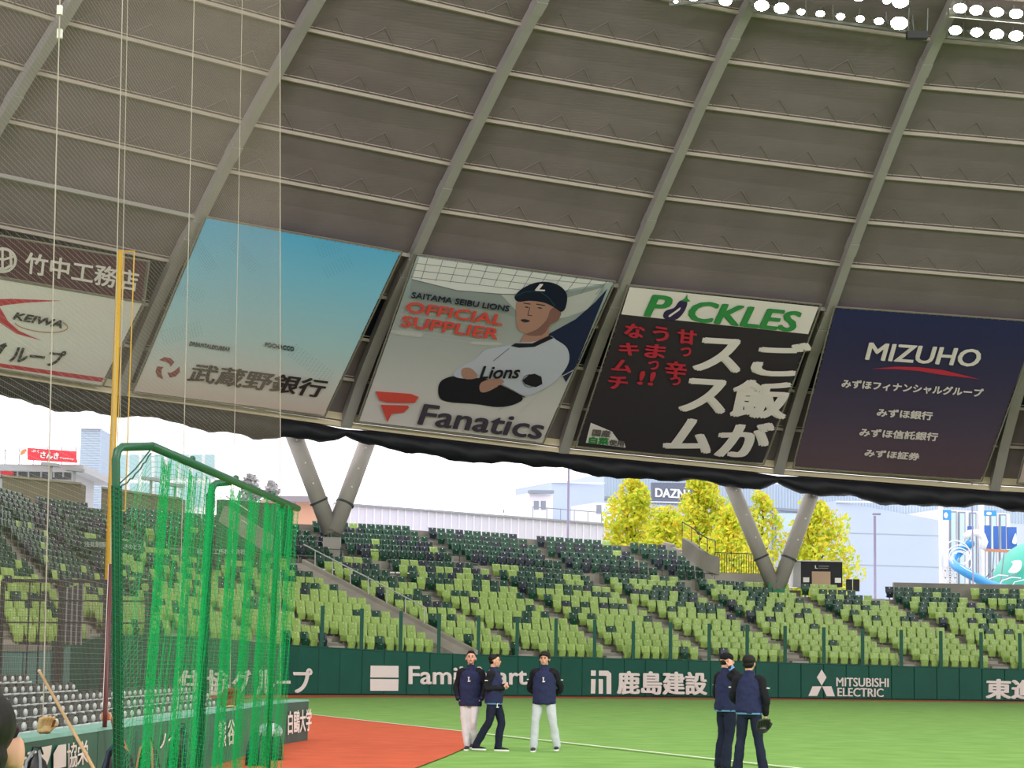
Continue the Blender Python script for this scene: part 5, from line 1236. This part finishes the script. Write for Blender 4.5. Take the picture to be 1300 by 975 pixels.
MB().ball((0, 0, 0), .017, 8, 6).build('tip', mat('pale tip', 'd8cdb8', .6), nk)
YM = 23.9; a, b = at(141, 716, YM), at(133.5, 905, YM); mp = empty('maroon_pole', b, label='upright maroon pole held above the padded fence in front of the foul pole', cat='pole')
m_ = MB(); m_.tube([a-b, Vector((0, 0, 0)), Vector((0, 0, HF-b.z))], .024, 10); m_.build('shaft', mat('maroon wood', '5c2b2b', .4, spec=.5), mp, smooth=True)
m_ = MB(); m_.bar(a-b+Vector((-.024, -.012, 0)), Vector((-.024, -.012, .1)), .006, .006); m_.build('painted_highlight', white_m, mp)  # white bar stands in for the highlight along the shaft
blkb = mat('black bag nylon', '15171b', .45, .2, 20, bump=.3, spec=.5); nav_b = mat('navy bag trim', '22344e', .5)
def bag(loc, w, h, label, m=blkb, trim=nav_b, top=None):
    t = empty('equipment_bag', loc, label=label, cat='bag'); b = MB(); K = 10; n = 18; vs = []
    for i in range(K+1):
        f = i/K; r = (1-(f**3.2))**.5 if f < 1 else 0.02; r = max(r, .03)
        for j in range(n):
            a = 2*PI*j/n; vs.append((math.copysign(abs(math.cos(a))**.8, math.cos(a))*w/2*r*(.88+.12*(1-f)), math.sin(a)*w*.36*r, h*f))
    b.add(vs, [(i*n+j, i*n+(j+1) % n, (i+1)*n+(j+1) % n, (i+1)*n+j) for i in range(K) for j in range(n)]+[tuple(reversed(range(n)))]); b.build('body', m, t, smooth=True)
    for s in (-.18, .12):
        c = MB(); c.tube([(w*s*1.9, -w*.36, h*.05), (w*s*1.8, -w*.40, h*.5), (w*s*1.2, -w*.24, h*.9), (w*s*.5, 0, h*1.02)], .014, 6); c.build('strap', trim, t, smooth=True)
    c = MB(); c.tube([(-.05, 0, h*.98), (-.03, -.02, h+.05), (.03, -.02, h+.05), (.05, 0, h*.98)], .009, 6); c.build('handle', m, t)
    if top: c = MB(); c.ball((0, -.02, h*.80), (w*.46, w*.34, h*.23), 14, 8); c.build('top_flap', top, t, smooth=True)
    return t
bag((-3.98, 19.35, 0), .32, .73, 'black bag with grey piping in front of the fence lettering at the bottom left', trim=mat('grey piping', '8b9096', .4))
bag((-3.72, 21.9, 0), .42, .72, 'large rounded black bag with navy straps behind the green net, nearest the cage post')
bag((-3.8, 24.2, 0), .34, .66, 'black bag behind the green net, second from the cage post', trim=mat('tan strap', '9a7a5a', .6))
bag((-3.85, 27.0, 0), .36, .74, 'black bag with blue trim behind the green net, third from the cage post')
bag((-3.7, 35.6, 0), .44, .58, 'dark bag with pale blue and white flap behind the net near the fence end', top=mat('pale blue camo flap', 'a9c4d4', .6, .4, 9, var2='e6eef2'))
bag((-3.7, 33.6, 0), .30, .50, 'small dark bag behind the net, left of the bag with the pale blue flap')
# ------------------------------------------------------------------ people
skin = mat('skin', 'd6a48c', .55, spec=.3); hair_m = mat('black hair', '17130f', .6, bump=.4, scale=40); navy = mat('navy jersey fabric', '262c4e', .85, .08, 5, bump=.15)
blacks = mat('black sleeve fabric', '14151c', .8, .1, 6, bump=.15); navyp = mat('navy trousers', '1b2238', .85, .08, 5); whitep = mat('white baseball trousers', 'dcd9de', .8, .05, 5, bump=.1)
greyp = mat('pale grey baseball trousers', 'c5cbd2', .8, .05, 5, bump=.1); shoe_m = mat('black shoe', '17181c', .4); sole = mat('white sole', 'e8e8e8', .5); hem_b = mat('light blue hem', '6f9ad0', .7)
eye_m = mat('dark eye', '1c1512', .4); lip_m = mat('lip', 'a0554a', .6)
V = Vector
def loft(mb, rings, n=16, mi=0):
    """rings: (centre, rx, ry[, turn]) ellipses, joined and capped"""
    vs = []
    for r in rings:
        c, rx, ry = V(r[0]), r[1], r[2]; tw = r[3] if len(r) > 3 else 0
        for j in range(n):
            a = 2*PI*j/n; x, y = math.cos(a)*rx, math.sin(a)*ry
            vs.append(c+V((x*math.cos(tw)-y*math.sin(tw), x*math.sin(tw)+y*math.cos(tw), 0)))
    k = len(rings); fs = [(i*n+j, i*n+(j+1) % n, (i+1)*n+(j+1) % n, (i+1)*n+j) for i in range(k-1) for j in range(n)]
    fs += [tuple(reversed(range(n))), tuple((k-1)*n+j for j in range(n))]; mb.add(vs, fs, mi)
def limb(mb, pts, rs, n=12):
    P = smooth_px([tuple(p) for p in pts], 4); R = smooth_px([(r,) for r in rs], 4); mb.tube(P, [r[0] for r in R], n)
    mb.ball(pts[0], rs[0]*.99, 12, 8); mb.ball(pts[-1], rs[-1]*.99, 12, 8)
def fuse(mb, voxel, smooth_n=4, folds=0):
    me = mb.mesh('tmp', []); ob = bpy.data.objects.new('tmp', me); C.objects.link(ob)
    r = ob.modifiers.new('r', 'REMESH'); r.mode = 'VOXEL'; r.voxel_size = voxel
    if smooth_n: s = ob.modifiers.new('s', 'SMOOTH'); s.iterations = smooth_n; s.factor = .5
    if folds:
        tx = bpy.data.textures.get('folds') or bpy.data.textures.new('folds', 'CLOUDS'); tx.noise_scale = .11; tx.noise_depth = 1
        dm = ob.modifiers.new('f', 'DISPLACE'); dm.texture = tx; dm.strength = folds; dm.mid_level = .5
    dg = bpy.context.evaluated_depsgraph_get(); out = bpy.data.meshes.new_from_object(ob.evaluated_get(dg)); bpy.data.objects.remove(ob)
    out.polygons.foreach_set('use_smooth', [True]*len(out.polygons)); return out
def hand(mb, wrist, d, palm_n, curl=.5, side=1, spread=.0):
    """palm and five fingers; d = direction of the fingers, palm_n = palm normal, side=+1/-1 thumb side"""
    d = V(d).normalized(); n = V(palm_n); n = (n-d*n.dot(d)).normalized(); x = d.cross(n).normalized()*side; w = V(wrist)
    mb.tube([w-d*.02, w+d*.03, w+d*.085], [(.026, .019), (.038, .017), (.040, .014)], 10) if False else None
    for i in range(4):
        b0 = w+d*.01+x*(.024-.016*i)*.6; b1 = w+d*.088+x*(.030-.0195*i); L = (.072, .080, .074, .058)[i]
        c = curl*1.25; p1 = b1+(d*math.cos(c*.45)+n*math.sin(c*.45))*L*.42; p2 = p1+(d*math.cos(c*1.2)+n*math.sin(c*1.2))*L*.33; p3 = p2+(d*math.cos(c*1.9)+n*math.sin(c*1.9))*L*.25
        mb.tube([b0, b1, p1, p2, p3], [.014, .0125, .0095, .0088, .0070], 8); mb.ball(p3, .0072, 8, 6)
    t0 = w+d*.018+x*.022; t1 = w+d*.052+x*.048+n*.012; t2 = t1+(d*.7+x*.35+n*.35).normalized()*.032; t3 = t2+(d*.85+x*.05+n*.45).normalized()*.026
    mb.tube([t0, t1, t2, t3], [.015, .0125, .0105, .0085], 8); mb.ball(t3, .0086, 8, 6)
def head(mb, c, R):
    """skull, jaw, nose, ears round centre c; R turns the face (looks along -y)"""
    def q(p): return c+R @ V(p)
    mb.ball(c+R @ V((0, .012, .028)), (.083, .100, .096), 18, 12, R=R); mb.ball(q((0, -.022, -.045)), (.066, .066, .072), 16, 10, R=R)
    mb.ball(q((0, -.060, -.092)), (.026, .022, .020), 10, 8, R=R); mb.ball(q((0, -.098, -.018)), (.013, .018, .022), 8, 8, R=R); mb.ball(q((0, -.088, .006)), (.010, .012, .022), 8, 6, R=R)
    for s in (-1, 1):
        mb.ball(q((s*.089, .008, -.010)), (.013, .021, .034), 8, 8, R=R); mb.ball(q((s*.046, -.058, -.022)), (.026, .024, .024), 8, 6, R=R)
    mb.ball(q((0, -.078, .036)), (.048, .012, .010), 10, 6, R=R); mb.ball(q((0, -.085, -.058)), (.026, .012, .012), 8, 6, R=R)
LG = None
def person(base, yaw, H, label, J, body_c, trouser_m, hair, jacket, hem=True, logo=(), glove_fn=None, face=True):
    """J: joints in a 1.80 m frame: x to the person's left, -y forward, z up"""
    k = H/1.80
    t = empty('person', base, yaw, label=label, cat='person'); t.scale = (k,)*3
    g = lambda n: V(J[n])
    R = Matrix.Rotation(J.get('hturn', 0), 3, 'Z') @ Matrix.Rotation(J.get('htilt', 0), 3, 'X')
    hc = g('head'); ear = J.get('ear', 0)
    # body: one continuous surface from head to ankles
    b = MB(); head(b, hc, R)
    if ear:
        for s in (-1, 1): b.ball(hc+R @ V((s*.105, -.005, -.012)), (.016, .026, .040), 10, 8, R=R)
    limb(b, [g('neck')+V((0, .01, -.04)), hc+R @ V((0, .03, -.06))], [.062, .056])
    loft(b, [(g('pelvis')+V((0, 0, -.06)), .13, .09), (g('pelvis')+V((0, 0, .08)), .15, .10), (g('chest'), .16, .105), (g('neck')+V((0, 0, -.08)), .14, .075), (g('neck'), .06, .055)])
    for s in 'LR':
        limb(b, [g('sh'+s), g('el'+s), g('wr'+s)], [.050, .040, .027])
        limb(b, [g('hip'+s), g('kn'+s), g('an'+s)], [.072, .045, .034])
        hd = J.get('hand'+s)
        if hd: hand(b, g('wr'+s), hd[0], hd[1], hd[2], hd[3])
    link('body', fuse(b, .0072, 3), t).data.materials.append(skin)
    # trousers
    p = MB(); pv = g('pelvis'); loft(p, [(pv+V((0, 0, -.13)), .135, .112), (pv+V((0, .0, -.02)), .165, .124), (pv+V((0, 0, .10)), .155, .110)])
    for s in 'LR':
        kn, an, hp = g('kn'+s), g('an'+s), g('hip'+s)
        limb(p, [hp, hp.lerp(kn, .5)+V((0, -.005, 0)), kn, kn.lerp(an, .4)+V((0, .012, 0)), an+V((0, .005, .0))], [.098, .092, .074, .076, J.get('cuff', .062)])
    link('trousers', fuse(p, .013, 5, .020), t).data.materials.append(trouser_m)
    # jacket torso and sleeves
    j = MB(); ch, nk = g('chest'), g('neck'); hz = J.get('hem', .90)
    loft(j, [(V((pv.x, pv.y, hz)), .208, .160), (V((pv.x, pv.y, hz+.05)), .216, .166), (pv.lerp(ch, .55), .208, .156), (ch, .205, .148), (ch.lerp(nk, .55)+V((0, 0, .02)), .190, .118), (nk+V((0, 0, -.045)), .125, .088), (nk+V((0, 0, .015)), .082, .078), (nk+V((0, -.006, .065)), .076, .076)], 20)
    tors = fuse(j, .0125, 4, .030); tors.materials.append(navy if jacket != 'black' else blacks); link('jacket', tors, t)
    for s in 'LR':
        a = MB(); sh, el, wr = g('sh'+s), g('el'+s), g('wr'+s)
        limb(a, [nk.lerp(sh, .45)+V((0, 0, -.05)), sh+V((0, 0, .0)), sh.lerp(el, .55), el, el.lerp(wr, .5), wr], [.072, .080, .070, .062, .056, .045])
        link('sleeve', fuse(a, .0115, 4, .026), t).data.materials.append(blacks)
        c = MB(); d = (wr-el).normalized(); c.tube([wr-d*.03, wr+d*.015], [.049, .046], 12); c.build('cuff', navy if not hem else hem_b if jacket == 'bluecuff' else blacks, t)
        m_ = MB(); q = sh.lerp(el, .45); o_ = (q-V((pv.x, pv.y, q.z))).normalized(); m_.box(q+o_*.078+V((0, -.0, 0)), (.05, .05, .016)); m_.build('sleeve_mark', white_m, t)
    if hem: c = MB(); loft(c, [(V((pv.x, pv.y, hz-.012)), .200, .154), (V((pv.x, pv.y, hz+.014)), .212, .164)], 24); c.build('hem_band', hem_b, t)
    # hair
    h = MB(); q = lambda p_: hc+R @ V(p_)
    if hair == 'short':
        h.ball(q((0, .030, .058)), (.090, .100, .080), 18, 12, R=R); h.ball(q((0, .052, .0)), (.083, .066, .060), 14, 8, R=R); h.ball(q((0, -.045, .108)), (.062, .045, .032), 12, 8, R=R)
    elif hair == 'full':
        h.ball(q((0, .026, .062)), (.100, .106, .086), 18, 12, R=R); h.ball(q((0, .045, -.01)), (.092, .076, .075), 14, 8, R=R)
        for i in range(7): h.ball(q((-.072+.024*i, -.080+.004*abs(i-3), .078-.004*abs(i-3))), (.018, .018, .026), 8, 6, R=R)
        for s in (-1, 1): h.ball(q((s*.086, .0, .035)), (.018, .045, .045), 8, 6, R=R)
    elif hair == 'back':
        h.ball(q((0, .024, .050)), (.102, .112, .090), 18, 12, R=R); h.ball(q((0, .052, -.015)), (.090, .072, .066), 14, 8, R=R)
    if hair == 'cap':
        h.ball(q((0, .045, -.018)), (.082, .066, .060), 14, 8, R=R)
    link('hair', fuse(h, .007, 1), t).data.materials.append(hair_m)
    if hair == 'cap':
        c = MB(); c.ball(q((0, .012, .052)), (.094, .108, .080), 18, 12, R=R); c.build('beanie', mat('black knit cap', '121318', .9, bump=.3, scale=60), t, smooth=True)
    if face:
        for s in (-1, 1):
            e = MB(); e.ball(q((s*.032, -.089, .008)), (.015, .007, .007), 8, 6, R=R); e.build('eye', eye_m, t, smooth=True)
            e = MB(); e.ball(q((s*.034, -.090, .030)), (.019, .007, .005), 8, 6, R=R); e.build('eyebrow', hair_m, t, smooth=True)
        e = MB(); e.ball(q((0, -.097, -.060)), (.024, .008, .008), 10, 6, R=R); e.build('mouth', lip_m, t, smooth=True)
    # shoes
    for s in 'LR':
        an = g('an'+s); toe = V(J.get('toe'+s, (0, -1, 0))).normalized(); sd = V((-toe.y, toe.x, 0)); z0 = an.z-.085
        sh = empty('shoe', (0, 0, 0), parent=t); m_ = MB()
        for f, w_, hh in ((-.07, .030, .075), (-.03, .040, .085), (.04, .042, .062), (.11, .046, .045), (.165, .040, .034), (.195, .020, .022)):
            pass
        rows = [(-.075, .030, .07), (-.03, .040, .085), (.04, .042, .064), (.11, .046, .046), (.165, .040, .036), (.20, .018, .024)]; n = 10; vs = []
        for f, w_, hh in rows:
            c = an+toe*f; 
            for i in range(n): a = 2*PI*i/n; vs.append(V((c.x, c.y, z0+.02))+sd*math.cos(a)*w_+V((0, 0, hh/2+math.sin(a)*hh/2)))
        m_.add(vs, [(i*n+j_, i*n+(j_+1) % n, (i+1)*n+(j_+1) % n, (i+1)*n+j_) for i in range(len(rows)-1) for j_ in range(n)]+[tuple(range(n)), tuple((len(rows)-1)*n+i for i in reversed(range(n)))])
        m_.build('upper', shoe_m, sh, smooth=True); m_ = MB(); vs = []
        for f, w_, hh in rows:
            c = an+toe*f; 
            for sx, z in ((-1, z0), (1, z0), (1, z0+.028), (-1, z0+.028)): vs.append(V((c.x, c.y, z))+sd*sx*w_*1.06)
        m_.add(vs, [(i*4+a, i*4+(a+1) % 4, (i+1)*4+(a+1) % 4, (i+1)*4+a) for i in range(len(rows)-1) for a in range(4)]+[(0, 1, 2, 3), (23, 22, 21, 20)]); m_.build('sole', sole, sh)
        for x_ in (.055, .085): m_ = MB(); c = an+toe*x_; m_.bar(V((c.x, c.y, z0+.083-x_*.25))-sd*.022, V((c.x, c.y, z0+.083-x_*.25))+sd*.022, .008, .006); m_.build('lace', sole, sh)
    for (pos, dx, dy, sz) in logo:   # white emblem letter with serifs
        m_ = MB(); p0 = V(pos); dx, dy = V(dx).normalized(), V(dy).normalized()
        for pl in ([(0, 0), (.55, 0), (.62, .28), (.5, .28), (.42, .14), (.30, .14), (.30, .86), (.42, .86), (.42, 1), (0, 1), (0, .86), (.12, .86), (.12, .14), (0, .14)],):
            P_ = [p0+dx*x*sz+dy*y*sz for x, y in pl]; m_.add(P_, [tuple(t_) for t_ in tessellate_polygon([[V((x, y, 0)) for x, y in pl]])])
        m_.build('emblem', white_m, t)
    return t
base = dict(pelvis=(0, 0, .97), chest=(0, 0, 1.27), neck=(0, .01, 1.49), head=(0, -.012, 1.655),
            shL=(.175, .01, 1.41), shR=(-.175, .01, 1.41), elL=(.25, .04, 1.14), elR=(-.25, .04, 1.14), wrL=(.22, -.06, .92), wrR=(-.22, -.06, .92),
            hipL=(.09, 0, .93), hipR=(-.09, 0, .93), knL=(.10, -.01, .51), knR=(-.10, -.01, .51), anL=(.10, .02, .085), anR=(-.10, .02, .085))
def J_(**k): d = dict(base); d.update(k); return d
def foot(px, py, lift=0): return on_ground(px, py)
EM = ((0.03, -.150, 1.30), (1, 0, 0), (0, 0, 1), .085)
# 1 left man, walking towards us, hands in jacket pockets, chin up
p = foot(596, 952.5)
person((p.x, p.y, 0), -.12, 1.80, 'man in navy pullover and white trousers, chin raised, leftmost of three', J_(htilt=-.20, hturn=.1, head=(0, -.005, 1.665),
    elL=(.27, .03, 1.15), elR=(-.27, .03, 1.15), wrL=(.215, -.07, .93), wrR=(-.215, -.07, .93), handL=((-.9, .5, -.4), (-1, 0, .2), .5, -1), handR=((.9, .5, -.4), (1, 0, .2), .5, 1), hem=.80,
    knL=(.075, -.05, .52), anL=(.04, .10, .12), knR=(-.09, -.03, .51), anR=(-.035, -.05, .085), cuff=.055), navy, whitep, 'short', 'navy', hem=False, logo=(((-.03, -.172, 1.24), (1, 0, 0), (0, 0, 1), .085),))
# 2 middle man in profile facing right
p = foot(626, 953.5)
person((p.x, p.y, 0), 1.25, 1.76, 'man in navy tracksuit facing right with hands held together, middle of three', J_(hturn=.25, htilt=-.05, elL=(.23, .06, 1.17), elR=(-.23, .08, 1.16), wrL=(.06, -.20, 1.20), wrR=(-.08, -.20, 1.16),
    handL=((-.6, -.7, .1), (-.4, .4, -.3), .7, -1), handR=((.7, -.6, .2), (.3, .4, .2), .7, 1), hem=.87,
    knL=(.10, -.12, .53), anL=(.10, -.07, .085), knR=(-.10, .06, .52), anR=(-.10, .30, .10), toeL=(.1, -1, 0), toeR=(-.1, -1, 0), cuff=.07), navy, navyp, 'short', 'navy', hem=True, logo=(((-.15, -.10, .80), (.3, -1, 0), (0, 0, 1), .08),))
# 3 right man facing us with hands behind his back
p = foot(690, 954.5)
person((p.x, p.y, 0), -.12, 1.82, 'man in navy pullover and pale grey trousers, hands behind his back, rightmost of three', J_(hturn=-.18, elL=(.29, .12, 1.13), elR=(-.28, .12, 1.13), wrL=(.10, .20, .97), wrR=(-.09, .20, .97),
    handL=((-1, .1, -.2), (0, 1, 0), .5, -1), handR=((1, .1, -.2), (0, 1, 0), .5, 1), hem=.84, hipL=(.10, 0, .93), hipR=(-.10, 0, .93), knL=(.17, -.03, .52), anL=(.235, .03, .11), knR=(-.15, -.05, .51), anR=(-.175, -.05, .085), cuff=.07), navy, greyp, 'full', 'navy', hem=False,
    logo=(((-.02, -.172, 1.24), (1, 0, 0), (0, 0, 1), .085),))
# 4 man seen from behind with a hand at his head
p = on_ground(922, 978)
person((p.x, p.y, 0), PI-1.0, 1.80, 'man in black and navy tracksuit and knit cap, hand raised to his head', J_(hturn=-.55, htilt=.05, elR=(-.33, -.10, 1.29), wrR=(-.175, .05, 1.55), handR=((.2, -.1, .95), (.9, .0, -.2), .5, 1), elL=(.27, -.02, 1.14), wrL=(.20, -.16, 1.0), handL=((-.2, -.7, -.4), (-1, 0, 0), .5, -1), hem=.90,
    knL=(.12, -.02, .52), anL=(.14, .02, .085), knR=(-.10, .02, .51), anR=(-.12, .10, .085), cuff=.08), navy, navyp, 'cap', 'bluecuff', hem=True)
# 5 man seen from behind, glove in the right hand
p = on_ground(951, 982)
t5 = person((p.x, p.y, 0), PI-.30, 1.76, 'bare-headed man seen from behind in navy jacket, holding a black glove', J_(hturn=-.15, elR=(-.27, .05, 1.14), wrR=(-.25, -.02, .90), handR=((-.1, -.2, -1), (1, 0, 0), .8, 1), elL=(.26, -.03, 1.15), wrL=(.16, -.17, .98), handL=((-.6, -.6, -.3), (-1, 0, 0), .5, -1), hem=.90,
    knL=(.13, -.01, .52), anL=(.17, .03, .085), knR=(-.14, -.02, .51), anR=(-.22, .0, .085), cuff=.08), navy, navyp, 'back', 'navy', hem=True, face=True)
q = t5.matrix_basis @ V((-.28, -.02, .74)); lk = mat('black glove leather', '141418', .35, spec=.6)
gv = at(967, 921, 32.4); glove((gv.x, gv.y, gv.z-.10), .6, 'black baseball glove hanging from the right hand of the bare-headed man', lk, mat('dark lace', '2a2a30', .5), .95)
# 6 spectator at the left edge, only the head side and ear in view
p = at(-42, 944, 4.8)
person((p.x, p.y, p.z-1.665), PI+.15, 1.80, 'dark-haired person at the bottom left corner, only ear and hair in view', J_(hem=.84, ear=1), navy, navyp, 'back', 'navy', hem=False)
# 7 hand on the maroon pole
hp = empty('person', (0, 0, 0), label='hand of a person behind the fence gripping the maroon pole', cat='person')
b = MB(); w = at(141.5, 911, 23.95); limb(b, [w+V((.13, .3, -.42)), w+V((.06, .12, -.2)), w+V((.015, .02, -.02))], [.045, .040, .028]); hand(b, w, (-1, .05, .12), (.1, 1, .0), 1.15, -1)
link('forearm_and_hand', fuse(b, .004, 2), hp).data.materials.append(mat('warm skin', 'c98a66', .55))
